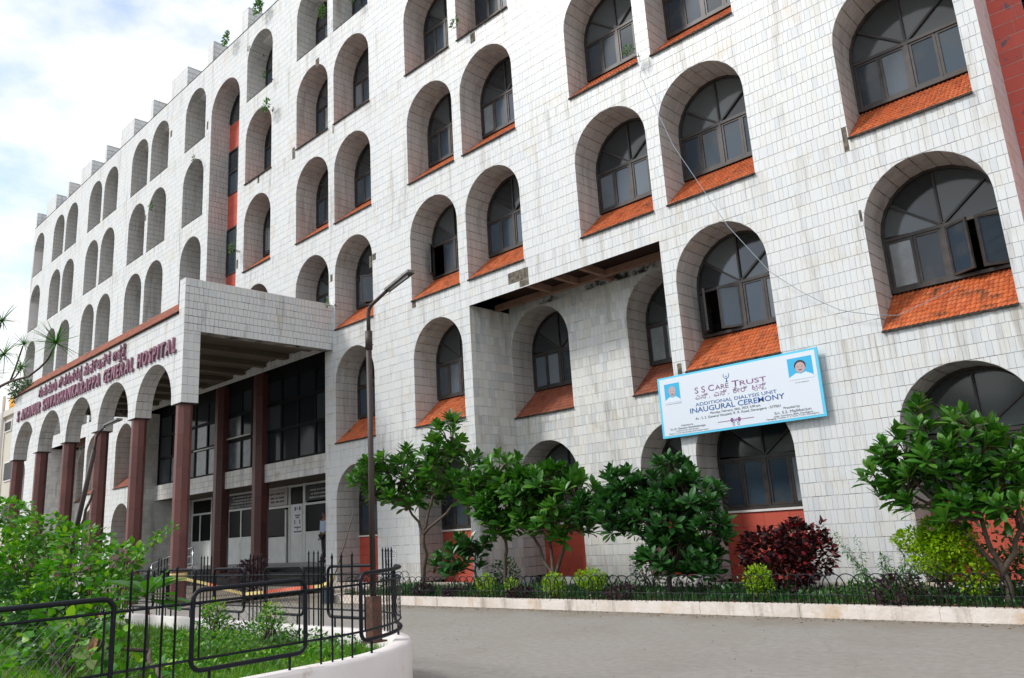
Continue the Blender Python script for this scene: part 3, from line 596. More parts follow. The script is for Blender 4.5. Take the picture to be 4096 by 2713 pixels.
for nm, L, R, zs, zb, f, yb in openings:
    r = (R - L) / 2; xc = (L + R) / 2; m_ = Matrix.Translation((xc, yb, zs)); sxx = r / R0
    h = zs - zb
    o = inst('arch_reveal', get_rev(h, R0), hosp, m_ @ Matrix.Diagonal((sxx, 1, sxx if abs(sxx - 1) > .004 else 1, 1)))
    left_wing = nm.endswith('m')
    wz = zs - WZS
    if left_wing and f >= 1:
        q = MB(); P = arch_poly(-r, r, zb - zs, 0, 12); q.add([(x, 0, z) for x, z in P], [tuple(range(len(P)))]); inst('blind_window', q.mesh('blind_window', 'fan_pane'), hosp, Matrix.Translation((xc, yb + DEP - .01, zs)))
        q = MB(); q.box(L, R, yb - .008, yb + .03, zb - .02, zb + .012); q.obj('sill_edge', 'ledge', hosp); q = MB(); q.quad((L, yb, zb), (R, yb, zb), (R, yb + DEP, zb + .02), (L, yb + DEP, zb + .02)); q.obj('arch_floor', 'stone_dirty_shaded', hosp)
        continue
    w_ = window(nm, xc, yb + DEP - .03, wz, f)
    if abs(sxx - 1) > .004: w_.scale = (sxx, 1, sxx)
    if f >= 0 and f < 4: sill(nm, L, zb, yb, f, nm == 'a' and f == 0)
    if f == 4:
        q = MB(); q.box(L, R, -.008, .02, zb - .02, zb + .012); q.obj('sill_edge', 'ledge', hosp); q = MB(); q.quad((L, yb, zb), (R, yb, zb), (R, yb + DEP, zb + .68), (L, yb + DEP, zb + .68)); q.obj('arch_floor', 'stone_dirty_shaded', hosp)
    if f == -1:   # red panel below the ground floor windows, laid in slabs
        q = MB(); nrow = 5; hh = (wz - .06 - .1) / nrow
        for a in range(nrow):
            x = L + .01
            while x < R - .05:
                e = min(x + random.uniform(.35, .55), R - .01)
                if R - e < .2: e = R - .01
                q.box(x + .002, e - .002, yb + .83 + random.uniform(0, .003), yb + .87, .1 + a * hh + .002, .1 + (a + 1) * hh - .002); x = e
        q.obj('red_panel', 'red', hosp)
        q = MB(); q.box(L + .005, R - .005, yb + .80, yb + .88, wz - .055, wz - .012); q.obj('window_ledge', 'white_paint', hosp)
# --- central tall arch
pts = [(x - 0, z) for x, z in [(1.27, 8.0 - T_ZS)] + [(1.27 * math.cos(a), 1.27 * math.sin(a)) for a in np.linspace(0, PI, 23)] + [(-1.27, 8.0 - T_ZS)]]
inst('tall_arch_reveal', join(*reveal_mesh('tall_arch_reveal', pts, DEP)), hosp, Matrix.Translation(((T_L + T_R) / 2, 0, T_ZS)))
for z0, z1 in ((18.18, 19.50), (14.55, 16.15), (10.9, 12.51), (7.6, 8.9)):
    q = MB(); z = z0
    while z < z1 - .05:
        e = min(z + .33, z1); q.box(T_L + .01, -28.91, .86, .9, z + .003, e - .003); q.box(-28.89, T_R - .01, .86, .9, z + .003, e - .003); z = e
    q.obj('red_panel', 'red', hosp)
def plain_window(x0, x1, z0, z1, y, nx, nz, parent=hosp, arch=False):
    w_ = inst('window', None, parent, Matrix.Translation((0, 0, 0)))
    q = MB()
    for i in range(nx + 1): xx = x0 + (x1 - x0) * i / nx; q.box(xx - .035, xx + .035, y - .05, y + .02, z0, z1)
    for i in range(nz + 1): zz = z0 + (z1 - z0) * i / nz; q.box(x0 + .036, x1 - .036, y - .052, y + .018, zz - .03, zz + .03)
    f_ = bpy.data.objects.new('window_frame', q.mesh('window_frame', 'frame')); col.objects.link(f_); f_.parent = w_
    for i in range(nx):
        for k in range(nz):
            a, b_ = x0 + (x1 - x0) * i / nx, x0 + (x1 - x0) * (i + 1) / nx; c, d = z0 + (z1 - z0) * k / nz, z0 + (z1 - z0) * (k + 1) / nz
            me = raw('window_pane', [(a, y, c), (b_, y, c), (b_, y, d), (a, y, d)], [0, 1, 2, 3], [0], [0.0], 'pane'); g_ = bpy.data.objects.new('window_pane', me); col.objects.link(g_); g_.parent = w_
for z0, z1 in ((16.15, 18.18), (12.51, 14.55), (8.9, 10.9)): plain_window(T_L + .02, T_R - .02, z0, z1, .88, 3, 2)
q = MB(); P = arch_poly(T_L + .01, T_R - .01, 19.52, T_ZS + .01, 20); q.add([(x, .89, z) for x, z in P], [tuple(range(len(P)))]); q.obj('fanlight_pane', 'fan_pane', hosp)
q = MB(); ring(q, 1.21, 1.265, 0, 0, .05); q.prism(*bar(PI / 2, 0, 1.22, .05, 0, .05, 0)); inst('window_frame', q.mesh('window_frame', 'frame'), hosp, Matrix.Translation(((T_L + T_R) / 2, .82, T_ZS)))
# --- red wall set back on the right
rw = thing('red_side_wall', 'red tiled wall with flaking dark patches beyond the right end of the white facade', 'wall', (0, 1.2, 0))
hole = [rect_poly(-1.52, -.4, 8.2, 9.95), rect_poly(-1.52, -.4, 12, 13.7)]
mz = Mosaic(); mz.fill(EDGE_R, 4, .1, 22.3, hole, w=.33, row=.26, j=.006); me = mz.mesh('wall_slabs', 'red_wall', plane_y(1.2)); link('wall_slabs', me, rw, kind='stuff')
bk = MB(); P = []
link('wall_backing', backing(EDGE_R, 4, 0, 22.3, hole, lambda u, v, w: np.stack([u, u * 0 + 1.2065, v], 1)), rw)
for h in hole:
    q = MB(); x0, x1, z0, z1 = h[0][0], h[1][0], h[0][1], h[2][1]
    q.box(x0, x0 + .07, 1.22, 1.3, z0, z1); q.box(x1 - .07, x1, 1.22, 1.3, z0, z1); q.box(x0, x1, 1.22, 1.3, z0, z0 + .07); q.box(x0, x1, 1.22, 1.3, z1 - .07, z1); q.box(-1.0, -.94, 1.22, 1.3, z0, z1)
    q.obj('window_frame', 'frame_black', rw)
    q = MB(); q.quad((x0, 1.31, z0), (x1, 1.31, z0), (x1, 1.31, z1), (x0, 1.31, z1)); q.obj('window_pane', 'pane', rw)
# ------------------------------------------------------------------ entrance hall under the facade
SLABY = .57
hw = MB(); hw.box(-37.2, HALL[0] - .0, 0.9, 3, 0, 7.6)
mz = Mosaic(); mz.fill(.0, 3.0, .0, HALLZ, (), w=.2); me = mz.mesh('hall_side_wall', 'stone_bold', plane_x(HALL[0])); c_ = MB(); c_.box(HALL[0] - .06, HALL[0] - .0075, .009, 3.0, 0, HALLZ); link('hall_side_wall', join(me, c_.mesh('h', 'grout')), hosp)
c_ = MB(); c_.box(HALL[1] + .0, HALL[1] + .08, .009, 3.0, 0, HALLZ); c_.obj('hall_side_wall', 'hall_wall', hosp)
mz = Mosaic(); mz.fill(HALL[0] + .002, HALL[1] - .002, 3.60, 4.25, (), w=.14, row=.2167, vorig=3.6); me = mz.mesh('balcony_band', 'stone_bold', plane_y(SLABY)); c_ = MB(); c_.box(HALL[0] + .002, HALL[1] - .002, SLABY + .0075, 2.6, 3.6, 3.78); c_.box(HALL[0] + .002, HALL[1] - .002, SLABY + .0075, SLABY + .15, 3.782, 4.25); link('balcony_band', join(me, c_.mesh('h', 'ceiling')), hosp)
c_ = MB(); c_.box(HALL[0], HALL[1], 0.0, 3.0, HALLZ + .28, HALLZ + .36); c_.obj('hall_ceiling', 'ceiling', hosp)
# dark glass screen above the band
gs = inst('glass_screen', None, hosp, Matrix.Identity(4))
def gsub(name, me):
    o = bpy.data.objects.new(name, me); col.objects.link(o); o.parent = gs; return o
mx_ = [HALL[0] + .04]
xx = HALL[1] - .55
mull = [-35.70, -34.48, -33.3, -32.12, -31.02, -30.1, -29.29, -28.19, -27.4, -26.40, -25.27, -24.17, -23.08, -21.48]
zr = [4.27, 5.40, 6.38, 7.28]
for x in mull: q = MB(); q.box(x - .05, x + .05, .66, .74, 4.25, 7.45); gsub('mullion', q.mesh('mullion', 'frame_black'))
for i, z in enumerate(zr): q = MB(); q.box(HALL[0] + .02, HALL[1] - .02, .657, .743, z - .05, z + .06); gsub('rail', q.mesh('rail', 'frame_black'))
q = MB(); q.box(HALL[0] + .02, HALL[1] - .02, .66, .74, 7.34, 7.74); gsub('head_board', q.mesh('head_board', 'frame_black'))
for i in range(len(mull) - 1):
    for k in range(3):
        a, b_ = mull[i] + .05, mull[i + 1] - .05
        light = (k == 0 and i in (1, 3, 4, 5, 6, 7)) or (k == 1 and i in (3, 6))
        me = raw('hall_pane', [(a, .70, zr[k] + .06), (b_, .70, zr[k] + .06), (b_, .70, zr[k + 1] - .05), (a, .70, zr[k + 1] - .05)], [0, 1, 2, 3], [0], [0.0], 'hall_pane_light' if light else 'hall_pane'); gsub('hall_pane', me)
for x0, x1, z in ((-32.1, -30.1, 5.36), (-29.25, -27.4, 5.52)):
    q = MB(); q.tube([(x0, .62, z), (x1, .62, z)], .03, 8); gsub('white_rail', q.mesh('white_rail', 'white_metal', True))
# door wall
DY = 2.3
hd = inst('door_wall', None, hosp, Matrix.Identity(4))
def hsub(name, m, fn):
    q = MB(); fn(q); o = bpy.data.objects.new(name, q.mesh(name, m)); col.objects.link(o); o.parent = hd; return o
LZ = .74
def unit(x0, x1, zr_, name='door_frame'):
    def f(q):
        q.box(x0, x0 + .08, DY - .04, DY + .04, LZ, 3.6); q.box(x1 - .08, x1, DY - .04, DY + .04, LZ, 3.6)
        for z in zr_: q.box(x0 + .08, x1 - .08, DY - .038, DY + .038, z - .04, z + .04)
    hsub(name, 'white_metal', f)
unit(-35.70, -33.75, [1.72, 2.93, 3.56]); unit(-32.25, -29.15, [1.76, 2.92, 3.56]); unit(-27.38, -26.34, [2.82, 3.55]); unit(-26.34, -21.5, [1.78, 2.82, 3.55]); unit(-29.2, -27.36, [2.82, 3.55])
for x0, x1, z0, z1 in ((-35.62, -33.83, LZ, 1.68), (-32.17, -31.18, LZ, 1.72), (-31.12, -30.2, LZ, 1.72), (-30.1, -29.2, LZ, 1.72), (-29.1, -27.68, LZ, 1.70), (-27.30, -26.42, LZ, 2.78), (-26.26, -24.9, LZ, 1.74), (-24.8, -21.6, LZ, 1.74)):
    hsub('door_panel', 'white_metal', lambda q: (q.box(x0, x1, DY - .02, DY + .02, z0, z1), q.box(x0 + .06, x1 - .06, DY - .03, DY - .021, z0 + .08, z1 - .08)))
for x in (-34.86, -31.15, -30.15, -27.66, -24.85, -23.2): hsub('door_stile', 'white_metal', lambda q: q.box(x - .04, x + .04, DY - .036, DY + .036, LZ, 2.9 if x != -27.66 else 2.7))
for x0, x1, z0, z1 in ((-35.62, -33.83, 1.76, 3.52), (-32.17, -29.2, 1.80, 2.88), (-26.26, -21.6, 1.82, 2.78), (-29.1, -27.7, 1.74, 2.78), (-27.3, -26.42, 2.86, 3.5)):
    hsub('door_pane', 'dark_glass', lambda q: q.box(x0, x1, DY - .006, DY + .006, z0, z1))
hsub('hall_back', 'room', lambda q: q.box(HALL[0], HALL[1], 2.95, 3.0, .2, 3.6))
for x0, x1, z0, z1, m_, ink, n in ((-32.15, -29.3, 2.96, 3.52, 'sign_dark', 'sign_ink', 4), (-29.1, -27.45, 2.88, 3.52, 'sign_white', 'black_ink', 3), (-26.15, -23.4, 2.93, 3.48, 'sign_dark', 'sign_ink', 3)):
    hsub('hall_sign', m_, lambda q: q.box(x0, x1, DY - .09, DY - .05, z0, z1))
# landing and steps
st = MB()
st.box(HALL[0] + .07, HALL[1] - .0, 1.35, 2.94, 0, LZ); o = st.obj('landing', 'hall_floor', hosp)
for k, (y0, y1, z) in enumerate(((.95, 1.35, .62), (.35, .948, .50), (-.05, .348, .38), (-.45, -.052, .26))):
    st = MB(); st.box(HALL[0] + .07, HALL[1] - .0, y0, y1, 0, z - .03); st.box(HALL[0] + .06, HALL[1] - .0, y0 - .02, y1, z - .03, z); st.obj('step', 'granite', hosp)
st = MB(); st.add([(-38, -4.9, .004), (-20.6, -4.9, .004), (-20.6, -.46, .14), (-38, -.46, .14)], [(0, 1, 2, 3)]); structure(st.obj('driveway', 'asphalt'))
def octo(cx, cy, r, n=8): return [(cx + r * math.cos(2 * PI * (k + .5) / n), cy + r * math.sin(2 * PI * (k + .5) / n)) for k in range(n)]
def column_mesh(cx, cy, r, z0, z1, m, hgt=.9):
    q = MB(); z = z0
    while z < z1 - .02:
        e = min(z + hgt, z1)
        for k in range(8):
            a, b_ = 2 * PI * (k + .5) / 8 + .012, 2 * PI * (k + 1.5) / 8 - .012
            P = [(cx + r * math.cos(a), cy + r * math.sin(a)), (cx + r * math.cos(b_), cy + r * math.sin(b_))]
            Q = [(cx + (r - .01) * math.cos(a), cy + (r - .01) * math.sin(a)), (cx + (r - .01) * math.cos(b_), cy + (r - .01) * math.sin(b_))]
            V = [(*P[0], z + .003), (*P[1], z + .003), (*P[1], e - .003), (*P[0], e - .003), (*Q[0], z), (*Q[1], z), (*Q[1], e), (*Q[0], e)]
            q.add(V, [(0, 1, 2, 3), (0, 4, 5, 1), (1, 5, 6, 2), (2, 6, 7, 3), (3, 7, 4, 0)])
        z = e
    V = []
    for zz in (z0, z1): V += [(x, y, zz) for x, y in octo(cx, cy, r - .008)]
    q.add(V, [(k, (k + 1) % 8, 8 + (k + 1) % 8, 8 + k) for k in range(8)] + [tuple(range(8, 16))], .1)
    return q.mesh('column', m)
for x in (-29.50, -26.50):
    link('entry_column', column_mesh(x, SLABY, .30, .45, 7.62, 'entry_column'), hosp)
# ------------------------------------------------------------------ portico
por = thing('entrance_portico', 'white tiled entrance porch on maroon columns carrying the hospital name in mauve letters', 'porch', (-29, -2.4, 0))
PY = -4.85; PT = .48; PX0, PX1 = -36.77, -20.98
caps = [-21.61 - 3.045 * k for k in range(5)]
arches = [(c - 2.49, c) for c in caps]; ZSP = 5.47
ph = [arch_poly(a, c, 5.0, ZSP, 22) for a, c in arches]
ptop = lambda: None
mz = Mosaic(); mz.fill(PX0, PX1 - .36, 5.34, 7.93, ph, vorig=5.34, w=.13); mz.fill(PX1 - .36, PX1, 5.34, 8.88, ph, vorig=5.34, w=.18)
link('porch_front_cladding', join(mz.mesh('porch_front_cladding', 'stone', plane_y(PY)), backing(PX0, PX1, 5.34, 7.93, ph, lambda u, v, w: np.stack([u, u * 0 + PY + .0075, v], 1), .8)), por)
b_ = MB(); b_.box(PX1 - .36, PX1 - .0075, PY + .0075, .0, 7.932, 8.87); b_.box(PX1 - .36, PX1 - .0075, PY + PT, .0, 7.38, 7.93); b_.obj('side_parapet', 'grout_dark', por); b_ = MB(); b_.box(PX1 - .37, PX1 + .004, PY - .004, .0, 8.871, 8.895); b_.obj('parapet_cap', 'white_paint', por)
link('porch_back_face', backing(PX0, PX1, 5.34, 7.93, ph, lambda u, v, w: np.stack([u, u * 0 + PY + PT, v], 1), .8), por)
mz = Mosaic(); mz.fill(PY, PY + PT, 5.34, 7.37, (), vorig=5.34, w=.16); mz.fill(PY, .0, 7.37, 8.88, (), vorig=7.37, w=.13, row=.2157, j=.0075); link('porch_side_cladding', mz.mesh('porch_side_cladding', 'stone_side', plane_x(PX1)), por)
b_ = MB(); b_.box(PX1 - .03, PX1 - .0075, PY + .008, PY + PT, 5.34, 7.38); b_.box(PX0 + .0, PX0 + .2, PY + .008, .0, 7.38, 7.93); b_.box(PX0, PX0 + .02, PY + .008, PY + PT, 5.34, 7.38)
b_.obj('porch_side_core', 'grout_dark', por)
for a, c in arches:
    r = (c - a) / 2; pts = [(r, 5.345 - ZSP)] + [(r * math.cos(t), r * math.sin(t)) for t in np.linspace(0, PI, 21)] + [(-r, 5.345 - ZSP)]
    inst('porch_arch_reveal', join(*reveal_mesh('porch_arch_reveal', pts, PT, w=.16)), por, Matrix.Translation(((a + c) / 2, PY, ZSP)))
pc = [(-21.61 + PX1) / 2] + [(arches[k][0] + caps[k + 1]) / 2 for k in range(4)] + [(arches[4][0] + PX0) / 2]
for k, x in enumerate(pc):
    w_ = .315 if k == 0 else (.26 if k == 5 else .2775)
    q = MB(); q.box(x - w_, x + w_, PY + .002, PY + PT - .002, 5.325, 5.343); q.obj('column_cap', 'ledge', por)
    link('column', column_mesh(x, PY + PT / 2, .215, 0.0, 5.325, 'purple'), por)
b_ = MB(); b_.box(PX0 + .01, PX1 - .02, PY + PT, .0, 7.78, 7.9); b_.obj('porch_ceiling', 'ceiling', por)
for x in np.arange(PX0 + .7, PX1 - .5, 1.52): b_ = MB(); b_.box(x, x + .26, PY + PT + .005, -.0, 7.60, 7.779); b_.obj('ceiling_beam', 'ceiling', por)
# lean-to tile roof of the porch
RSL = .78 * math.sqrt(2); nr = 8; nc = 200; lw = (PX1 - .36 - PX0 + .1) / nc
me = joined_tiles(nc, nr, lw, RSL / nr, 'roof_tile_old', 'porch_roof_tiles', lw / (W / NC), (RSL / nr) / (SL / NR))
inst('porch_roof_tiles', me, por, Matrix.Translation((PX0 - .1, PY - .05, 7.95)) @ Matrix.Rotation(PI / 4, 4, 'X'), kind='stuff')
b_ = MB(); b_.add([(PX0 - .1, PY - .06, 7.93), (PX1 - .362, PY - .06, 7.93), (PX1 - .362, PY + .73, 8.72), (PX0 - .1, PY + .73, 8.72), (PX1 - .362, 0, 8.72), (PX0 - .1, 0, 8.72), (PX1 - .362, PY + .01, 7.91), (PX0 - .1, PY + .01, 7.91)], [(0, 1, 2, 3), (3, 2, 4, 5), (0, 1, 6, 7)]); b_.obj('porch_roof', 'ledge', por)
b_ = MB(); b_.box(PX0, PX0 + .3, PY + .1, PY + .9, 7.94, 8.45); b_.obj('end_upstand', 'stone_dirty_shaded', por)
# --- lettering
def glyph_mesh(body, m, bold=0.0, ext=0.0, name='letter'):
    cu = bpy.data.curves.new('letter_outline', 'FONT'); cu.body = body; cu.size = 1; cu.offset = bold; cu.extrude = ext; cu.resolution_u = 3
    ob = bpy.data.objects.new('letter_outline', cu); col.objects.link(ob)
    dg = bpy.context.evaluated_depsgraph_get(); dg.update(); me = bpy.data.meshes.new_from_object(ob.evaluated_get(dg))
    bpy.data.objects.remove(ob); bpy.data.curves.remove(cu)
    n = len(me.vertices)
    if n == 0: return None
    co = np.empty(n * 3, np.float32); me.vertices.foreach_get('co', co); co = co.reshape(-1, 3)
    me.materials.clear(); me.materials.append(M[m]); me.name = name
    return me, co
def fit(me, co, x0, x1, z0, z1, y, shear=0.0, keepz=None):
    a = co.min(0); b_ = co.max(0); c = co.copy(); lo, hi = keepz if keepz else (a[1], b_[1])
    u = (co[:, 0] - a[0]) / max(1e-6, b_[0] - a[0]); v = (co[:, 1] - lo) / max(1e-6, hi - lo)
    c[:, 0] = x0 + u * (x1 - x0) + v * shear; c[:, 2] = z0 + v * (z1 - z0); c[:, 1] = y - co[:, 2]
    me.vertices.foreach_set('co', c.ravel()); me.update(); return me
_, cH = glyph_mesh('H', 'letter'); HGT = cH[:, 1].max()
def text_row(body, x0, x1, z0, z1, y, m, parent, name, bold=.0, ext=.0, shear=0, sp=.1, spacew=.4, each=True):
    ws = []; gs_ = []
    for ch in body:
        if ch == ' ': gs_.append(None); ws.append(spacew); continue
        g = glyph_mesh(ch, m, bold, ext, name); gs_.append(g); ws.append(g[1][:, 0].max() - g[1][:, 0].min() + sp)
    k = (x1 - x0) / sum(ws); x = x0
    for ch, g, w in zip(body, gs_, ws):
        if g is not None:
            fit(g[0], g[1], x, x + (w - sp) * k, z0, z1, y, shear, keepz=(0, HGT)); link(name, g[0], parent)
        x += w * k
text_row('S AMANUR SHIVASHANKARAPPA GENERAL HOSPITAL', -36.05, -21.28, 6.83, 7.24, PY - .04, 'letter', por, 'letter', bold=.022, ext=.03, shear=.03, sp=.24, spacew=.5)
KN = [('ಶಾ',), ('ಮ',), ('ನೂ',), ('ರು',), None, ('ಶಿ',), ('ವ',), ('ಶಂ',), ('ಕ',), ('ರ',), ('ಪ', 'ಪ'), None, ('ಸಾ',), ('ವ',), ('೯',), ('ಜ',), ('ನಿ',), ('ಕ',), None, ('ಆ',), ('ಸ', 'ಪ'), ('ತೆ', 'ರ')]
def kannada(items, x0, x1, z0, z1, y, m, parent, name, bold, ext, sp=.12, hh=.62):
    gs_ = []; ws = []
    for it in items:
        if it is None: gs_.append(None); ws.append(.45); continue
        g = glyph_mesh(it[0], m, bold, ext, name); s_ = glyph_mesh(it[1], m, bold, ext, name) if len(it) > 1 else None
        gs_.append((g, s_)); ws.append(g[1][:, 0].max() - g[1][:, 0].min() + sp)
    k = (x1 - x0) / sum(ws); x = x0; zz = (z1 - z0) / hh
    for g, w in zip(gs_, ws):
        if g is not None:
            (me, co), s_ = g; lo, hi = co[:, 1].min(), co[:, 1].max()
            fit(me, co, x, x + (w - sp) * k, z0 + max(lo, -.22) * zz * .9, z0 + min(hi, .95) * zz, y); link(name, me, parent)
            if s_: fit(s_[0], s_[1], x + w * k * .35, x + w * k * .85, z0 - (z1 - z0) * .42, z0 - (z1 - z0) * .05, y); link(name, s_[0], parent)
        x += w * k
kannada(KN, -33.45, -24.95, 7.42, 7.74, PY - .04, 'letter', por, 'letter', .008, .025, sp=.32)
for wds, x0, x1, z0, dz in (('URBAN HEALTH TRAINING CENTRE', -32.05, -29.4, 3.0, .08),): 
    text_row(wds, x0, x1, z0, z0 + dz, DY - .093, 'sign_ink', hosp, 'sign_letter', bold=.01)
for x0, x1, zz, m_ in ((-31.9, -29.6, (3.14, 3.25, 3.38), 'sign_ink'), (-28.8, -27.7, (3.0, 3.14, 3.3), 'black_ink'), (-25.9, -23.8, (3.0, 3.13, 3.27), 'sign_ink')):
    q = MB()
    for z in zz:
        x = x0 + random.uniform(0, .2)
        while x < x1: w_ = random.uniform(.04, .1); q.box(x, x + w_, DY - .094, DY - .091, z, z + .06); x += w_ + random.choice((.015, .015, .06))
    q.obj('sign_writing', m_, hosp, kind='stuff')
# poster on the door panel
po = thing('door_poster', 'tall white notice with small pictures stuck on the white door panel', 'poster', (-26.8, DY - .04, 1.7))
q = MB(); q.box(-27.08, -26.47, DY - .05, DY - .042, 1.74, 2.84); q.obj('sheet', 'paper', po)
q = MB()
for x, z, w_, h_ in ((-26.98, 2.62, .09, .14), (-26.66, 2.62, .09, .14), (-26.82, 2.64, .05, .1), (-26.98, 2.12, .05, .16), (-26.63, 2.12, .05, .16)): q.box(x, x + w_, DY - .054, DY - .051, z, z + h_)
for z, a, c in ((2.42, -26.95, -26.6), (2.34, -26.9, -26.68), (1.98, -27.0, -26.55), (1.92, -26.8, -26.75), (1.82, -27.02, -26.52)):
    x = a
    while x < c: w_ = random.uniform(.02, .05); q.box(x, x + w_, DY - .054, DY - .051, z, z + .045); x += w_ + .012
q.obj('print', 'black_ink', po)
# ------------------------------------------------------------------ banner
ban = thing('banner', 'long white and cyan ceremony banner fixed to the facade below the orange tiled sill', 'banner', (-7.2, -.1, 3.06))
BX0, BX1, BZ0, BZ1 = -8.90, -5.49, 3.06, 4.31; BW = BX1 - BX0; BH = BZ1 - BZ0
q = MB(); q.box(BX0, BX1, -.135, -.105, BZ0, BZ1); q.obj('banner_border', 'cyan', ban)
q = MB(); q.box(BX0 + .05, BX1 - .05, -.1385, -.1352, BZ0 + .042, BZ1 - .038); q.obj('banner_sheet', 'banner_white', ban)
q = MB()
for x in (-8.6, -7.2, -5.8):
    for z in (3.2, 4.15): q.box(x - .02, x + .02, -.104, -.002, z - .02, z + .02)
q.obj('bracket', 'rust', ban)
def BU(u, v): return BX0 + u * BW, BZ1 - v * BH
def bline(body, u0, u1, v, h, m, bold=0):
    x0, z = BU(u0, v + h / 2); x1, _ = BU(u1, v)
    me, co = glyph_mesh(body, m, bold, 0, 'text_line'); fit(me, co, x0, x1, z, z + h * BH, -.142, keepz=(0, HGT)); link('text_line', me, ban)
bline('S S C', .25, .378, .31, .095, 'ink_purple', .004); bline('ARE', .385, .47, .318, .07, 'ink_purple', .004); bline('T', .492, .535, .31, .095, 'ink_purple', .004); bline('RUST', .54, .70, .318, .07, 'ink_purple', .004)
kannada([('ಎ',), ('ಸ್',), ('.',), None, ('ಎ',), ('ಸ್',), ('.',), None, ('ಕೇ',), ('ರ್',), None, ('ಟ', 'ರ'), ('ಸ್', 'ಟ')], *[BU(.25, 0)[0], BU(.70, 0)[0], BU(0, .455)[1], BU(0, .40)[1]], -.142, 'ink_purple', ban, 'text_line', .0, 0, hh=.5)
bline('ADDITIONAL DIALYSIS UNIT', .245, .75, .535, .05, 'ink_blue', .004); bline('INAUGURAL CEREMONY', .205, .79, .62, .078, 'ink_blue', .010)
bline('Monday, February, 06th, 2023, 5:00 pm', .335, .645, .70, .034, 'black_ink'); bline('At : S. S. General Hospital, K. R. Road, Davangere - 577001', .235, .76, .755, .036, 'black_ink')
bline('Presided by', .775, .865, .80, .034, 'black_ink'); bline('Sri. S.S. Mallikarjun', .72, .925, .86, .038, 'black_ink'); bline('Joint. Secretary, BEA, Davangere.', .715, .935, .905, .025, 'black_ink'); bline('Managing Trustee, S. S. Care Trust, Davangere.', .67, .965, .943, .025, 'black_ink') if False else bline('Managing Trustee, S. S. Care Trust, Davangere.', .67, .965, .935, .022, 'black_ink')
bline('Inauguration by', .135, .215, .825, .026, 'black_ink'); bline('Sri. Dr. Shamanur Shivashankarappa', .06, .295, .868, .032, 'black_ink'); bline('Honorary Secretary, BEA, Davangere', .10, .25, .905, .02, 'black_ink'); bline('Chairman, S. S. Care Trust, Davangere. MLA, Davangere (South)', .045, .31, .938, .02, 'black_ink')
def portrait(u0, u1, v0, v1, hair, grey):
    x0, z1 = BU(u0, v0); x1, z0 = BU(u1, v1); cx = (x0 + x1) / 2; w = x1 - x0; h = z1 - z0
    q = MB(); q.box(x0, x1, -.1415, -.139, z0, z1); q.obj('photo_background', 'photo_blue', ban)
    def ell(cx, cz, rx, rz, y, n=20, a0=0, a1=2 * PI): return [(cx + rx * math.cos(t), y, cz + rz * math.sin(t)) for t in np.linspace(a0, a1, n, endpoint=a1 < 6.2)]
    q = MB(); P = [(x0, -.1425, z0), (x1, -.1425, z0), (x1 - .0 * w, -.1425, z0 + .12 * h), (cx + .2 * w, -.1425, z0 + .30 * h), (cx, -.1425, z0 + .24 * h), (cx - .2 * w, -.1425, z0 + .30 * h), (x0, -.1425, z0 + .12 * h)]; q.add(P, [tuple(range(len(P)))]); q.obj('printed_shirt', 'shirt_print', ban)
    q = MB(); P = ell(cx, z0 + .62 * h, .24 * w, .25 * h, -.1430); q.add(P, [tuple(range(len(P)))]); q.obj('printed_hair', hair, ban)
    q = MB(); P = ell(cx, z0 + .53 * h, .20 * w, .25 * h, -.1435); q.add(P, [tuple(range(len(P)))]); q.obj('printed_face', 'face', ban)
    q = MB()
    for sx_ in (-1, 1):
        P = ell(cx + sx_ * .085 * w, z0 + .57 * h, .035 * w, .014 * h, -.1440, 8); q.add(P, [tuple(range(len(P)))])
    P = ell(cx, z0 + .42 * h, .085 * w, .022 * h, -.1440, 10); q.add(P, [tuple(range(len(P)))]); q.obj('printed_features', 'hair', ban)
portrait(.045, .15, .12, .43, 'hair_grey', True); portrait(.83, .965, .10, .42, 'hair', False)
bline('Sri. Dr. Shamanur Shivashankarappa', .045, .155, .455, .014, 'black_ink'); bline('Sri. S.S. Mallikarjun', .86, .935, .465, .014, 'black_ink')
q = MB()   # tree-like emblem
lx, lz = BU(.462, .2); q.prism([(lx - .012, lz - .075), (lx + .012, lz - .075), (lx + .008, lz), (lx - .008, lz)], -.1425, -.1395); q.prism([(lx - .035, lz - .08), (lx + .035, lz - .08), (lx + .012, lz - .068), (lx - .012, lz - .068)], -.1425, -.1395)
for sg in (-1, 1):
    for k in range(8):
        a, c = math.radians(-80 + k * 14), math.radians(-80 + (k + 1) * 14); r0_, r1_ = .055, .066
        q.prism([(lx + sg * r0_ * math.cos(a), lz + .055 + r0_ * math.sin(a)), (lx + sg * r1_ * math.cos(a), lz + .055 + r1_ * math.sin(a)), (lx + sg * r1_ * math.cos(c), lz + .055 + r1_ * math.sin(c)), (lx + sg * r0_ * math.cos(c), lz + .055 + r0_ * math.sin(c))], -.1425, -.1395)
q.add([(lx + .013 * math.cos(t), -.1425, lz + .035 + .013 * math.sin(t)) for t in np.linspace(0, 2 * PI, 10, endpoint=False)], [tuple(range(10))]); q.obj('emblem', 'ink_blue', ban)
q = MB(); x0, z = BU(.375, .865); x1, z2 = BU(.60, .855); q.box(x0, x1, -.1425, -.1395, z - .004, z + .006)
for sg in (-1, 1):
    cx, cz = (x0 + x1) / 2 + sg * .075, z + .005
    q.add([(cx + .035 * math.cos(t), -.1428, cz + .045 * math.sin(t)) for t in np.linspace(0, 2 * PI, 8, endpoint=False)], [tuple(range(8))])
q.obj('ribbon_print', 'ink_purple', ban)
q = MB()
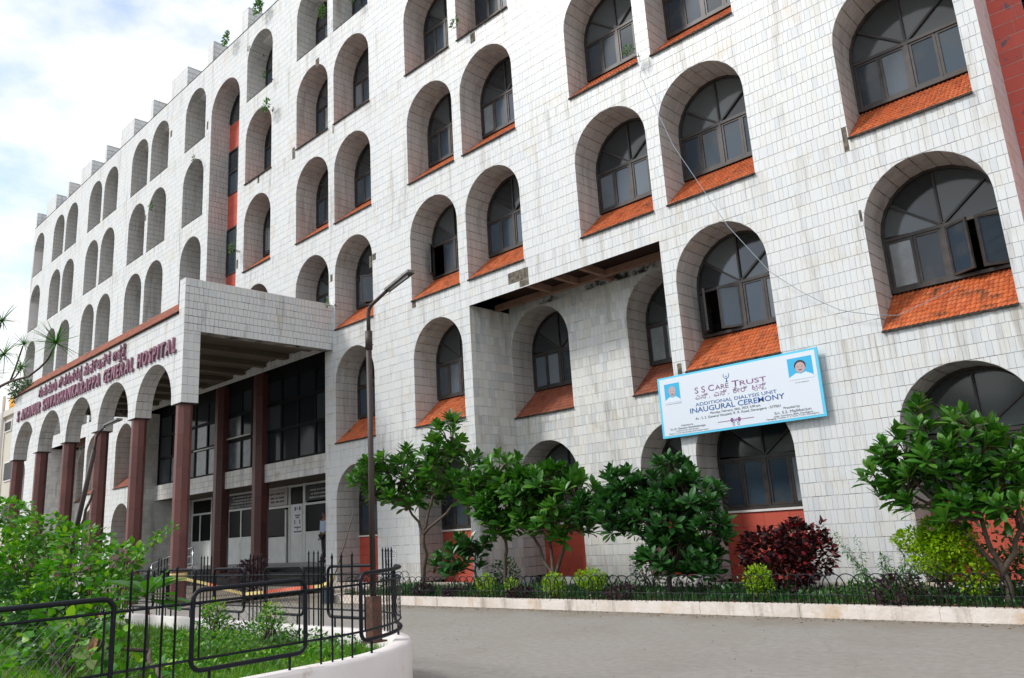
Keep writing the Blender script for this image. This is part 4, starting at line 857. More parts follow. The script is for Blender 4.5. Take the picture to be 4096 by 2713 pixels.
for sg in (-1, 1):
    cx, cz = (x0 + x1) / 2 + sg * .05, z - .075
    q.tube([(cx + .02 * math.cos(t), -.143, cz + .03 * math.sin(t)) for t in np.linspace(0, 2 * PI, 10)], .003, 4); q.tube([(cx - sg * .01, -.143, cz + .03), (cx - sg * .075, -.143, z + .03)], .003, 4)
q.obj('scissors_print', 'ink_blue', ban)
# paper notice on the wall
nt = thing('wall_notice', 'small white printed notice on the tiled wall behind the lamp post', 'notice', (-18.2, -.01, .85))
q = MB(); q.box(-18.53, -17.97, -.012, -.004, .85, 1.11); q.obj('sheet', 'paper', nt); q = MB()
for z in (.90, .95, 1.0, 1.05):
    x = -18.5
    while x < -18.02: w_ = random.uniform(.02, .06); q.box(x, x + w_, -.016, -.013, z, z + .018); x += w_ + .02
q.obj('print', 'sign_dark', nt)
# ------------------------------------------------------------------ cable on the facade
pts = [(-8.51, -.03, 11.5), (-8.46, -.2, 11.2), (-7.82, -.25, 9.2), (-6.82, -.25, 7.03), (-6.1, -.25, 5.88), (-5.6, -.24, 5.38), (-5.22, -.22, 5.06), (-4.95, -.2, 4.86), (-4.71, -.18, 4.76), (-4.4, -.15, 4.65), (-4.1, .05, 4.60), (-3.6, .3, 4.80), (-3.2, .6, 5.0)]
q = MB(); q.tube(pts, .0065, 5); tag(q.obj('cable', 'cable', smooth=True), 'loose blue grey cable hanging across the facade between two windows', 'cable')
# ------------------------------------------------------------------ far building
fb = thing('beige_building', 'beige plastered building at the far left beyond the porch', 'building', (-70, 6, 0))
q = MB(); q.box(-84, -57.8, 2, 14, 0, 11.9); q.box(-84, -57.8, 1.8, 2, 11.6, 12.05); q.obj('wall', 'beige', fb)
for x0, x1, z0, z1 in ((-65.8, -64.5, 10.55, 11.15), (-65.1, -63.0, 6.95, 8.15), (-64.9, -63.0, 4.15, 5.3), (-70, -68.4, 7, 8.2), (-70, -68.4, 4.1, 5.3)):
    q = MB(); q.box(x0 - .12, x1 + .12, 1.93, 1.999, z0 - .1, z1 + .1); q.obj('window_surround', 'white_paint', fb); q = MB(); q.box(x0, x1, 1.90, 1.929, z0, z1); q.obj('window_pane', 'dark_glass', fb)
q = MB(); q.tube([(-66.3, 1.8, 13.2), (-66.3, 1.8, 9.5), (-66.05, 1.8, 7.0), (-66.05, 1.8, 0)], .12, 8); q.obj('drain_pipe', 'white_paint', fb)
tk = thing('water_tank', 'orange water tank on the roof of the far beige building', 'tank', (-65.6, 3, 11.9))
q = MB(); q.tube([(-65.8, 3.2, 11.9), (-65.8, 3.2, 13.05)], 1.15, 16); q.obj('tank_body', 'orange_tank', tk, True); q = MB(); q.tube([(-65.8, 3.2, 13.051), (-65.8, 3.2, 13.2)], [.5, .4], 12); q.obj('tank_lid', 'orange_tank', tk)
# ------------------------------------------------------------------ round-cornered planter with fence
CX, CY, RF = -7.45, -10.15, 1.57
def path(s, off=0.0):
    """fence line: s<0 along the drive edge, 0..arc, then along the back; off>0 outwards"""
    r = RF + off; al = RF * PI / 2
    if s < 0: return Vector((CX + r, CY + s, 0))
    if s < al: a = s / RF; return Vector((CX + r * math.cos(a), CY + r * math.sin(a), 0))
    return Vector((CX - (s - al), CY + r, 0))
def srange(a, b, n): return [a + (b - a) * i / n for i in range(n + 1)]
pl = thing('planter', 'low white plastered planter wall with a rounded corner beside the drive', 'planter', (-9, -10, 0))
ss = srange(-5.8, 0, 8) + srange(0, RF * PI / 2, 28)[1:] + srange(RF * PI / 2, 19, 30)[1:]
sec = [(.10, 0), (.10, .455), (.085, .478), (-.06, .485), (-.08, .47), (-.09, .2)]
V = []; F = []
for s in ss:
    for o_, z in sec: p = path(s, o_); V.append((p.x, p.y, z))
n = len(sec)
for i in range(len(ss) - 1):
    for k in range(n - 1): F.append((i * n + k, (i + 1) * n + k, (i + 1) * n + k + 1, i * n + k + 1))
q = MB(); q.add(V, F, .5); q.obj('planter_wall', 'white_paint', pl, True)
P = [tuple(path(s, -.08)) for s in ss]; P = [(x, y, .30) for x, y, z in P] + [(-24, -16, .30), (-6, -16, .30)]
q = MB(); q.add([(x, y, .31) for x, y, z in P], [tuple(range(len(P)))]); q.obj('planter_soil', 'soil', pl)
fn_ = thing('garden_fence', 'black iron fence of mesh panels and spiked bars round the planter', 'fence', (-9, -9.5, .48))
ZT, ZB = 1.155, .595; RT, RB = 1.065, .675
def rrect(s0, s1, r=.075):
    pts = []
    for cx_, cz_, a0 in ((s1 - r, ZT - r, 0), (s0 + r, ZT - r, 90), (s0 + r, ZB + r, 180), (s1 - r, ZB + r, 270)):
        for k in range(6): a = math.radians(a0 + 18 * k); pts.append((cx_ + r * math.cos(a), cz_ + r * math.sin(a)))
    out = []
    for i in range(len(pts)):
        a, b_ = pts[i], pts[(i + 1) % len(pts)]; m_ = max(1, int(abs(b_[0] - a[0]) / .12)); out += [(a[0] + (b_[0] - a[0]) * k / m_, a[1] + (b_[1] - a[1]) * k / m_) for k in range(m_)]
    out.append(out[0]); return out
def panel(s0, s1):
    q = MB(); q.tube([(*path(s)[:2], z) for s, z in rrect(s0, s1)], .0175, 10, cap=False); o = q.obj('panel_frame', 'black_iron', fn_, True)
    q = MB()
    for s in (s0 + .055, s1 - .055): p = path(s); q.tube([(p.x, p.y, RB), (p.x, p.y, RT)], .008, 6)
    for s in (s0 + .14, s1 - .14): p = path(s); q.tube([(p.x, p.y, .47), (p.x, p.y, ZB)], .012, 6)
    g = bpy.data.objects.new('panel_legs', q.mesh('panel_legs', 'black_iron')); col.objects.link(g); g.parent = o
    q = MB(); a0, a1, z0, z1 = s0 + .06, s1 - .06, RB, RT; ptch = .066; sl = 1.15
    for sg in (1, -1):
        k = a0 - (z1 - z0) * 1.5
        while k < a1 + (z1 - z0) * 1.5:
            lo = [(k + sg * (z - z0) / sl, z) for z in np.linspace(z0, z1, 9)]
            run = [p for p in lo if a0 <= p[0] <= a1]
            if len(run) > 1: q.tube([(*(path(s, .0015 * sg)[:2]), z) for s, z in run], .0014, 3, cap=False)
            k += ptch
    g = bpy.data.objects.new('wire_mesh', q.mesh('wire_mesh', 'wire')); col.objects.link(g); g.parent = o; g['kind'] = 'stuff'
    return o
bm_ = MB(); bm_.tube([(0, 0, 0), (0, 0, .835), (0, 0, .845), (0, 0, .885)], [.0085, .0085, .0125, .001], 8); bar_me2 = bm_.mesh('fence_bar', 'black_iron', True)
def fbar(s):
    p = path(s); inst('fence_bar', bar_me2, fn_, Matrix.Translation((p.x, p.y, .465)) @ Matrix.Rotation(random.uniform(-.012, .012), 4, 'Y'))
panels = [(-2.66, -1.69), (-1.14, -.205), (.37, 1.86), (2.365, 3.276), (3.80, 4.72), (5.26, 6.13), (6.72, 7.65)]; bars = [[-1.58, -1.47, -1.36, -1.265], [-.06, .05, .15, .26], [1.95, 2.03, 2.09, 2.17], [3.376, 3.476, 3.58, 3.68], [4.82, 4.92, 5.02, 5.12], [6.24, 6.34, 6.45, 6.55], [7.70, 7.81, 7.92, 8.03]]
s = 8.17
while s < 16: panels.append((s, s + .92)); bars.append([s + 1.02 + .105 * k for k in range(4)]); s += 1.457
panels.append((-4.1, -3.17)); bars.append([-3.06, -2.96, -2.86, -2.76])
for a, c in panels: panel(a, c)
for g_ in bars:
    for s in g_: fbar(s)
for z in (RT, RB):
    q = MB(); q.tube([(*path(s)[:2], z) for s in srange(-5, 0, 4) + srange(0, RF * PI / 2, 24)[1:] + srange(RF * PI / 2, 17, 20)[1:]], .0095, 4); q.obj('fence_rail', 'black_iron', fn_)
q = MB(); p = path(2.06)
for sg in (-1, 1): q.tube([(p.x + sg * (.005 + .03 * k / 8 + .018 * math.sin(k * .75)), p.y, 1.16 + .05 * math.sin(k * .42)) for k in range(9)], .004, 5)
q.obj('scroll', 'black_iron', fn_)
# grass
def blades(n, sampler, z0, hmin, hmax, name, m, label, cat, w=.006):
    xy = sampler(n); h = rng.uniform(hmin, hmax, n); a = rng.uniform(0, 2 * PI, n); ln = rng.uniform(.1, .6, n) * h
    dx, dy = np.cos(a), np.sin(a); px_, py_ = -dy * w / 2, dx * w / 2; b0 = np.stack([xy[:, 0] - px_, xy[:, 1] - py_, np.full(n, z0)], 1); b1 = np.stack([xy[:, 0] + px_, xy[:, 1] + py_, np.full(n, z0)], 1)
    m0 = np.stack([xy[:, 0] - px_ * .8 + dx * ln * .35, xy[:, 1] - py_ * .8 + dy * ln * .35, z0 + h * .6], 1); m1 = np.stack([xy[:, 0] + px_ * .8 + dx * ln * .35, xy[:, 1] + py_ * .8 + dy * ln * .35, z0 + h * .6], 1)
    t_ = np.stack([xy[:, 0] + dx * ln, xy[:, 1] + dy * ln, z0 + h * .97], 1)
    V = np.stack([b0, b1, m1, m0, t_], 1).reshape(-1, 3); k = np.arange(n) * 5
    L_ = np.stack([k, k + 1, k + 2, k + 3, k + 3, k + 2, k + 4], 1).ravel(); S_ = np.stack([np.arange(n) * 7, np.arange(n) * 7 + 4], 1).ravel()
    me = raw(name, V, L_, S_, np.repeat(rng.random(n), 2), m); o = link(name, me); o['kind'] = 'stuff'; tag(o, label, cat); return o
def in_planter(n):
    x = rng.uniform(-1, 0, n * 2) ** 1; x = -6.0 - (x ** 2) * 9; y = rng.uniform(-13.6, -8.72, n * 2)
    dx = x - CX; dy = y - CY; bad = (dx > 0) & (dy > 0) & (dx * dx + dy * dy > 1.42 ** 2) | (x > -6.02); xy = np.stack([x, y], 1)[~bad]; return xy[:n]
blades(46000, in_planter, .31, .04, .15, 'lawn_grass', 'leaf_grass', 'bright green lawn grass growing inside the white planter', 'grass', .007)
def in_bed(n): return np.stack([rng.uniform(-16.8, 2.5, n), rng.uniform(-2.6, -.5, n)], 1)
blades(15000, in_bed, .15, .03, .20, 'bed_weeds', 'leaf_dark', 'low green weeds covering the planting bed under the trees', 'ground cover', .012)
# ------------------------------------------------------------------ plants
def leaf(L, Wd, fold=.18, curl=.15, n=5, shape='obov'):
    V = []; xs = np.linspace(0, 1, n + 1)
    for i, x in enumerate(xs):
        if shape == 'obov': w = (math.sin(PI * min(1, x * .97) ** 1.5) if x > 0 else 0) + .05
        elif shape == 'lance': w = math.sin(PI * x ** .7) * (1 - .3 * x) + .03
        elif shape == 'strap': w = (1 - x) ** .6 * .9 + .05
        else: w = math.sin(PI * x ** .75) + .04
        if i == n: w = .02
        z = -curl * L * x * x; V += [(x * L, -w * Wd / 2, z + fold * w * Wd / 2), (x * L, 0, z), (x * L, w * Wd / 2, z + fold * w * Wd / 2)]
    F = []
    for i in range(n): a = 3 * i; F += [(a, a + 3, a + 4, a + 1), (a + 1, a + 4, a + 5, a + 2)]
    return np.array(V), np.array(F)
def frames(dirs, ups):
    x = dirs / np.linalg.norm(dirs, axis=1, keepdims=True); y = np.cross(ups, x); nn = np.linalg.norm(y, axis=1, keepdims=True); y = y / np.maximum(nn, 1e-6); z = np.cross(x, y)
    return np.stack([x, y, z], 2)
def place_leaves(root, LV, LF, R, T, S, m, nparts, partname='leaf'):
    d = np.linalg.norm(T - CAM, axis=1); px_, py_, _ = pix(T); score = S / d; score[(px_ < -20) | (px_ > 1044) | (py_ < -20) | (py_ > 700)] = -1; score *= rng.uniform(.8, 1.2, len(score))
    order = np.argsort(-score); pk = order[:nparts]; rest = order[nparts:]
    me = raw(partname, LV, LF.ravel(), np.arange(len(LF)) * 4, [0.0] * len(LF), m)
    if nparts > 0:
        for i in pk:
            mt = Matrix.Identity(4)
            for a in range(3):
                for b_ in range(3): mt[a][b_] = R[i, a, b_] * S[i]
                mt[a][3] = T[i, a]
            inst(partname, me, root, mt)
    if len(rest):
        V = (np.einsum('kij,nj->kni', R[rest] * S[rest][:, None, None], LV) + T[rest][:, None, :]).reshape(-1, 3); k = len(rest)
        I = (np.arange(k)[:, None, None] * len(LV) + LF[None]).ravel()
        me2 = raw('foliage', V, I, np.arange(k * len(LF)) * 4, np.repeat(rng.random(k), len(LF)), m); link('foliage', me2, root, kind='stuff')
def ellpts(lobes, n, surf=.5, yscale=None):
    vol = np.array([l[3] * l[3] * l[4] for l in lobes]) ** .7; c = rng.choice(len(lobes), n, p=vol / vol.sum()); P = []; D = []
    for i in c:
        x, y, z, rx, rz = lobes[i]; ry = min(rx, .62) if yscale is None else rx * yscale
        d = rng.normal(size=3); d /= np.linalg.norm(d); r = rng.uniform(surf, 1) ** .6; p = np.array([x, y, z]) + d * r * (rx, ry, rz)
        p[1] = min(p[1], -.35) if y > -5 else p[1]; P.append(p); D.append(d)
    return np.array(P), np.array(D)
def rosette_leaves(P, D, n, L, el0=15, el1=85):
    dirs = []; ups = []; T = []; S = []
    for p, d in zip(P, D):
        ax = d * .55 + np.array([0, 0, .9]) + rng.normal(size=3) * .15; ax /= np.linalg.norm(ax)
        a = np.cross(ax, [0, 0, 1.0]); a = a / (np.linalg.norm(a) + 1e-6) if np.linalg.norm(a) > .05 else np.array([1.0, 0, 0]); b_ = np.cross(ax, a)
        for k in range(n):
            ph = k * 2.4 + rng.uniform(-.2, .2); q = k / (n - 1); el = math.radians(el1 + (el0 - el1) * q + rng.normal() * 8)
            dr = ax * math.sin(el) + (a * math.cos(ph) + b_ * math.sin(ph)) * math.cos(el)
            dirs.append(dr); ups.append(ax + np.array([0, 0, .01])); T.append(p - ax * .07 * q * 1.0); S.append(L * rng.uniform(.58, 1.12) * (.65 + .35 * min(1, q * 2.2)))
    return frames(np.array(dirs), np.array(ups)), np.array(T), np.array(S)
def limb(q, a, b_, r0, r1, wob=.05, n=4):
    a = Vector(a); b_ = Vector(b_); L_ = (b_ - a).length; pts = []; rs = []
    for i in range(n + 1):
        t = i / n; p = a.lerp(b_, t); k = math.sin(PI * t) * wob * L_; p += Vector((random.uniform(-k, k), random.uniform(-k, k), -k * .6 + random.uniform(0, k * .4))); pts.append(p); rs.append(r0 + (r1 - r0) * t)
    q.tube(pts, rs, 7); return pts
def frangipani(name, label, base, fork, lobes, nros, nl, L, m, nparts, r0=.05, second=None, bark='bark', el0=15):
    root = thing(name, label, 'tree', base); P, D = ellpts(lobes, nros, .45)
    tr = MB(); limb(tr, base, fork, r0, r0 * .75, .05, 5); tr.obj('trunk', bark, root, True)
    br = MB(); subs = []
    gl = sorted(lobes, key=lambda l: l[0]); ng = 3 if len(lobes) > 4 else 2; sz = math.ceil(len(gl) / ng)
    for g0 in range(0, len(gl), sz):
        g = gl[g0:g0 + sz]; cc = sum((Vector(l[:3]) for l in g), Vector()) / len(g); mid = Vector(fork).lerp(cc, .5); mid.z = min(mid.z, cc.z - .15)
        limb(br, Vector(fork) - Vector((0, 0, random.uniform(0, .1))), mid, r0 * .7, r0 * .5, .07, 4)
        for l in g:
            c = Vector((l[0], l[1], l[2] - l[4] * .4)); limb(br, mid, c, r0 * .45, r0 * .3, .07, 4); subs.append(c)
    for p in P:
        s_ = min(subs, key=lambda c: (c - Vector(p)).length); limb(br, s_, Vector(p), r0 * .34, r0 * .22, .06, 3)
    br.obj('branches', bark, root, True)
    LV, LF = leaf(1, .36, .22, .16, 5); R, T, S = rosette_leaves(P, D, nl, L, el0=el0); place_leaves(root, LV, LF, R, T, S, m, nparts)
    dk_ = rng.choice(len(T), 14, replace=False); me = raw('dead_leaf', LV, LF.ravel(), np.arange(len(LF)) * 4, [0.0] * len(LF), 'leaf_dry')
    for i in dk_:
        a = rng.normal(size=3) * .5; a[2] = -1; Rr = frames(a[None], np.array([[1.0, .3, .2]]))[0]
        inst('dead_leaf', me, root, Matrix([[*(Rr[q_] * S[i] * .7), T[i][q_]] for q_ in range(3)] + [[0, 0, 0, 1]]))
    return root
T1 = [(-15.3, -1.7, 2.35, .5, .25), (-13.2, -1.6, 2.4, .5, .25), (-16.26, -1.9, 2.96, .76, .49), (-15.72, -1.5, 3.02, .87, .54), (-13.79, -1.5, 2.94, .91, .46), (-13.78, -1.6, 3.64, .71, .46), (-14.6, -1.5, 3.3, .6, .4), (-12.17, -1.7, 2.78, .57, .28), (-16.14, -1.6, 2.41, .54, .27), (-14.71, -1.4, 2.51, .63, .31)]
T1b = [(-13.56, -1.7, .81, .68, .44), (-13.29, -1.4, 1.16, .44, .34)]
T2 = [(-12.9, -1.6, 2.2, .4, .3), (-12.2, -1.7, 1.55, .4, .25), (-12.48, -1.6, 1.88, .57, .38), (-11.98, -1.6, 2.3, .47, .28)]
T3 = [(-12.0, -1.7, 2.35, .4, .28), (-11.9, -1.6, 1.7, .35, .25), (-11.44, -1.7, 2.26, .55, .32), (-11.0, -1.5, 2.32, .72, .36), (-10.14, -1.6, 1.99, .52, .43), (-11.33, -1.6, 1.72, .54, .36), (-10.64, -1.6, 1.51, .7, .39)]
T4 = [(-9.55, -1.7, 1.75, .42, .36), (-8.85, -1.6, 2.10, .49, .40), (-8.04, -1.5, 2.16, .60, .36), (-7.55, -1.6, 1.81, .62, .38), (-8.97, -1.8, 1.59, .48, .4), (-8.12, -1.8, 1.47, .62, .46), (-7.2, -1.7, 1.2, .40, .44), (-7.78, -1.9, .87, .62, .37), (-7.3, -1.9, .65, .36, .22)]
T5 = [(-3.05, -2.4, 1.32, .34, .2), (-2.4, -2.4, 1.45, .4, .26), (-3.55, -2.3, 1.5, .25, .2), (-3.89, -2.2, 2.29, .34, .28), (-3.37, -2.2, 2.60, .33, .22), (-2.86, -2.1, 2.54, .38, .22), (-4.0, -2.3, 1.80, .28, .28), (-3.33, -2.3, 2.04, .5, .29), (-2.78, -2.2, 2.04, .48, .34), (-2.43, -2.2, 1.79, .28, .4), (-3.68, -2.3, 1.72, .34, .26), (-2.98, -2.2, 1.56, .42, .26), (-2.5, -2.2, 1.3, .22, .2), (-1.93, -2.2, 1.9, .43, .48), (-1.63, -2.2, 1.4, .36, .42)]
G_ = 'frangipani trees in the bed along the facade'
frangipani('frangipani_tree', 'tallest frangipani, with an open spreading crown behind the lamp post', (-14.9, -1.6, .15), (-14.85, -1.6, 1.55), T1, 150, 15, .34, 'leaf_plum', 300, .055)
frangipani('frangipani_shrub', 'low dark frangipani shrub in front of the second red panel', (-13.2, -1.5, .15), (-13.25, -1.5, .6), T1b, 34, 14, .30, 'leaf_dark', 200, .035)
frangipani('frangipani_tree', 'thin frangipani with a crooked bare stem left of the reddest panel', (-12.35, -1.5, .15), (-12.25, -1.5, 1.25), T2, 62, 15, .32, 'leaf_plum', 160, .045)
frangipani('frangipani_tree', 'many-stemmed frangipani standing in front of the large red panel', (-10.75, -1.7, .15), (-10.75, -1.7, .45), T3, 150, 15, .32, 'leaf_plum', 300, .06)
frangipani('frangipani_tree', 'dense dark round frangipani whose leaves reach down to the fence', (-8.0, -1.8, .15), (-8.0, -1.8, .6), T4, 290, 16, .29, 'leaf_dark', 300, .055)
frangipani('frangipani_tree', 'nearest frangipani at the right edge, its crown covering the ground floor arch', (-2.72, -2.2, .15), (-2.75, -2.2, .55), T5, 185, 15, .27, 'leaf_plum', 300, .055)
def shrub(name, label, cat, base, lobes, n, L, Wr, m, nparts=0, shape='ell', stems=8, group=None, updir=.5, curl=.1, stemm='bark_dark', surf=.35, ys=None):
    root = thing(name, label, cat, base, group); P, D = ellpts(lobes, n, surf, ys)
    q = MB()
    for i in range(stems):
        l = random.choice(lobes); c = Vector((l[0] + random.uniform(-.6, .6) * l[3], l[1] + random.uniform(-.3, .3) * l[3], l[2] + random.uniform(-.2, .6) * l[4])); limb(q, Vector(base) + Vector((random.uniform(-.06, .06), random.uniform(-.06, .06), -.02)), c, .012, .004, .1, 4)
    q.obj('stems', stemm, root, True)
    dirs = D * (1, 1, .6) + rng.normal(size=D.shape) * .55; dirs[:, 2] += updir * .3; ups = np.tile([0, 0, 1.0], (n, 1)) + rng.normal(size=D.shape) * .45
    LV, LF = leaf(1, Wr, .15, curl, 3, shape); place_leaves(root, LV, LF, frames(dirs, ups), P, rng.uniform(.7, 1.2, n) * L, m, nparts); return root
shrub('copperleaf_bush', 'large dark red and crimson copperleaf bush beside the red panel', 'bush', (-6.0, -1.4, .15), [(-6.3, -1.4, .84, .48, .36), (-5.8, -1.4, .98, .38, .30), (-5.45, -1.5, .78, .30, .32), (-6.0, -1.6, .5, .48, .30), (-5.75, -1.4, 1.22, .10, .16), (-5.3, -1.5, 1.12, .06, .16)], 3000, .105, .62, 'leaf_red', 300, stems=16, surf=.5)
YG = 'yellow-green clipped shrubs behind the hoop fence'
for i, (x, z, rx, rz, n, lab) in enumerate(((-10.29, .40, .24, .2, 520, 'small yellow-green shrub, left of the wider flat-topped one under the trees'), (-9.41, .50, .30, .17, 620, 'wide flat-topped yellow-green shrub on a short stem under the trees'), (-6.11, .46, .22, .24, 560, 'yellow-green shrub in front of the copperleaf bush'), (-11.4, .34, .16, .18, 260, 'narrow yellow-green shrub left of the two bright ones behind the hoops'), (-12.15, .40, .22, .2, 320, 'dull yellow-green shrub beside the crooked frangipani stem'))):
    shrub('golden_shrub', lab, 'shrub', (x, -2.25, .15), [(x, -2.25, z, rx, rz), (x + .1, -2.25, z - .1, rx * .7, rz * .8)], int(n * 1.8), .05, .55, 'leaf_yellow', 0, group=YG)
shrub('golden_bush', 'tall bright yellow-green bush beneath the nearest frangipani', 'bush', (-3.5, -2.15, .15), [(-3.75, -2.2, .98, .28, .16), (-3.45, -2.1, 1.08, .3, .2), (-3.5, -2.2, .75, .36, .26), (-3.1, -2.2, .52, .26, .26), (-3.3, -2.2, .9, .34, .26)], 5200, .058, .55, 'leaf_yellow', 300, stems=14)
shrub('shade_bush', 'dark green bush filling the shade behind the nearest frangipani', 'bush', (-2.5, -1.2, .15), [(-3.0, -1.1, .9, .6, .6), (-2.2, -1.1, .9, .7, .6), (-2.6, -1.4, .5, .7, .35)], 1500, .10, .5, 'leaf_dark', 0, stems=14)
for x, y, z, rx, rz, lab in ((-8.55, -2.45, .27, .36, .14, 'low purple plant in front of the dense round frangipani'), (-11.0, -2.45, .26, .3, .1, 'low purple plant between two yellow-green shrubs'), (-13.95, -2.4, .27, .26, .12, 'low purple plant at the foot of the tallest frangipani'), (-3.95, -2.5, .34, .36, .24, 'near-black purple plant hanging over the kerb'), (-12.9, -2.45, .24, .28, .09, 'low purple plant below the dark frangipani shrub')):
    shrub('purple_plant', lab, 'plant', (x, y, .15), [(x, y, z, rx, rz)], 420, .065, .55, 'leaf_purple', 0, group='purple plants along the kerb')
# feathery weeds
def weed(label, base, tips):
    root = thing('tall_weed', label, 'weed', base, 'feathery weeds against the wall'); q = MB(); P = []; D = []
    for t in tips:
        pts = limb(q, base, t, .006, .002, .08, 6)
        for i in range(120):
            k = random.uniform(.15, 1) * (len(pts) - 1); a = pts[int(k)]; b_ = pts[min(int(k) + 1, len(pts) - 1)]; p = a.lerp(b_, k % 1); sd = rng.normal(size=3); sd[2] = sd[2] * .3 - .05; sd /= np.linalg.norm(sd); P.append(np.array(p) + sd * random.uniform(0, .05)); D.append(sd)
    q.obj('stems', 'leaf_weed', root, True); P = np.array(P); D = np.array(D); LV, LF = leaf(1, .3, .1, .3, 3, 'ell'); place_leaves(root, LV, LF, frames(D, np.tile([0, 0, 1.0], (len(D), 1)) + rng.normal(size=D.shape) * .2), P, rng.uniform(.045, .085, len(P)), 'leaf_weed', 0)
weed('arching feathery weed leaning left against the white wall', (-4.45, -1.9, .15), [(-5.0, -1.8, 1.15), (-4.85, -1.9, .95), (-4.7, -1.8, 1.0), (-4.3, -1.9, .8), (-4.6, -2.0, .6), (-4.2, -2.0, .5), (-4.75, -2.1, .45)])
weed('upright feathery weed left of the golden bush', (-4.1, -1.9, .15), [(-4.1, -1.8, 1.05), (-4.0, -1.8, .9), (-4.3, -1.9, .8), (-3.9, -2.0, .7), (-4.2, -2.1, .5), (-3.85, -1.9, .95)])
shrub('weedy_shrub', 'low leafy green weed mass between the feathery weeds and the kerb', 'shrub', (-4.3, -2.2, .15), [(-4.5, -2.2, .3, .3, .2), (-4.0, -2.2, .38, .35, .25), (-5.0, -2.2, .24, .25, .1)], 1300, .055, .4, 'leaf_mid', 0)
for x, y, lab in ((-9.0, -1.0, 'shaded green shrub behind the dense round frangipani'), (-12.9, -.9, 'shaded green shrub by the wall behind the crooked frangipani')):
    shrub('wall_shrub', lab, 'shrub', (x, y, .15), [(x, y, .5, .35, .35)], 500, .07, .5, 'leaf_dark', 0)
shrub('ground_cover', 'ragged dark green ground cover filling the bed between the clipped shrubs', 'ground cover', (-8, -1.6, .15), [(x, -1.7 + .5 * math.sin(x * 2.3), .22 + .06 * math.sin(x * 3.7), .55, .14 + .07 * math.sin(x * 1.9 + 1)) for x in np.arange(-16.3, 1.5, .55)], 7000, .075, .5, 'leaf_dark', 0, stems=30)
shrub('dry_stalks', 'dry brown leaves and stalks lying in the planting bed', 'litter', (-8, -2.3, .15), [(x, -2.35, .17, .5, .03) for x in np.arange(-16.0, 1.5, .9)], 700, .05, .4, 'leaf_dry', 0, stems=10, stemm='bark_pale')
# litter on the road by the kerb
q = MB()
for i in range(150):
    x = random.uniform(-16.5, .5); y = -2.9 - abs(random.gauss(0, .25)); a = random.uniform(0, 6.3); l_ = random.uniform(.012, .035); dx_, dy_ = math.cos(a) * l_, math.sin(a) * l_
    q.add([(x - dx_, y - dy_, .004), (x + dy_ * .4, y - dx_ * .4, .010), (x + dx_, y + dy_, .006), (x - dy_ * .4, y + dx_ * .4, .012)], [(0, 1, 2, 3)])
o = q.obj('fallen_leaves', 'leaf_dry'); o['kind'] = 'stuff'; tag(o, 'small dry fallen leaves scattered on the road along the kerb', 'litter')
# planter plants
LB = [(-15.86, -10.0, 2.25, .40, .24), (-14.13, -10.0, 1.88, .44, .26), (-12.49, -9.9, 1.68, .40, .21), (-11.01, -9.9, 1.39, .30, .2), (-13.92, -10.2, 1.41, .5, .33), (-12.12, -10.1, 1.2, .5, .3), (-10.83, -10.0, 1.03, .33, .25), (-12.61, -10.3, .82, .5, .3), (-10.79, -10.2, .74, .32, .21), (-14.19, -10.3, .66, .45, .39), (-12.52, -10.5, .45, .4, .17), (-15.0, -10.2, 1.5, .6, .5)]
shrub('sprawling_bush', 'large leafy bright green bush spilling along the left of the planter', 'bush', (-12.6, -10.0, .31), LB, 4600, .10, .66, 'leaf_bright', 300, stems=40, surf=.35, ys=1.0)
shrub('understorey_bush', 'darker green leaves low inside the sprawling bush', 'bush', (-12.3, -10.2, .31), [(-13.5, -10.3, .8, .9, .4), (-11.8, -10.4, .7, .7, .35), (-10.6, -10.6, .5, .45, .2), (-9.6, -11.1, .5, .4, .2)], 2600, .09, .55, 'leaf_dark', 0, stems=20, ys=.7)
# the long sprig that reaches out to the right
root = thing('long_sprig', 'long leafy sprig reaching right in front of the maroon column', 'plant', (-11.0, -9.95, .31)); q = MB()
pts = [(-11.0, -9.95, .31), (-10.9, -9.97, .9), (-10.3, -10.05, 1.33), (-9.6, -10.15, 1.50), (-9.1, -10.22, 1.60), (-8.55, -10.3, 1.70)]; q.tube(pts, [.012, .01, .007, .005, .004, .003], 6); q.obj('stems', 'bark_pale', root, True); P = []; D = []
for i in range(150):
    k = random.uniform(1.3, 4.99); a = Vector(pts[int(k)]); b_ = Vector(pts[int(k) + 1]); p = a.lerp(b_, k % 1); sd = rng.normal(size=3); sd /= np.linalg.norm(sd); P.append(np.array(p) + sd * random.uniform(0, .05)); D.append(sd + np.array([.3, 0, .3]))
LV, LF = leaf(1, .55, .15, .1, 3, 'ell'); place_leaves(root, LV, LF, frames(np.array(D), np.tile([0, 0, 1.0], (150, 1)) + rng.normal(size=(150, 3)) * .4), np.array(P), rng.uniform(.04, .07, 150), 'leaf_bright', 150)
for lab, x, y, z, n in (('yellow-topped leafy shrub nearer the left end of the back fence panel', -9.75, -9.25, .55, 420), ('yellow-topped leafy shrub behind the middle of the front mesh panel', -8.4, -9.25, .55, 460)):
    shrub('leafy_shrub', lab, 'shrub', (x, y, .31), [(x, y, z - .06, .26, .2), (x + .03, y, z + .12, .15, .12)], n, .055, .5, 'leaf_bright', 120, stems=8)
    shrub('yellow_shoots', 'yellow-green new growth on top of the ' + ('left' if x < -9 else 'right') + ' leafy shrub in the planter', 'plant', (x, y, .4), [(x + .03, y, z + .2, .13, .08), (x - .1, y, z + .14, .06, .05)], 110, .04, .5, 'leaf_yellow', 0, stems=3)
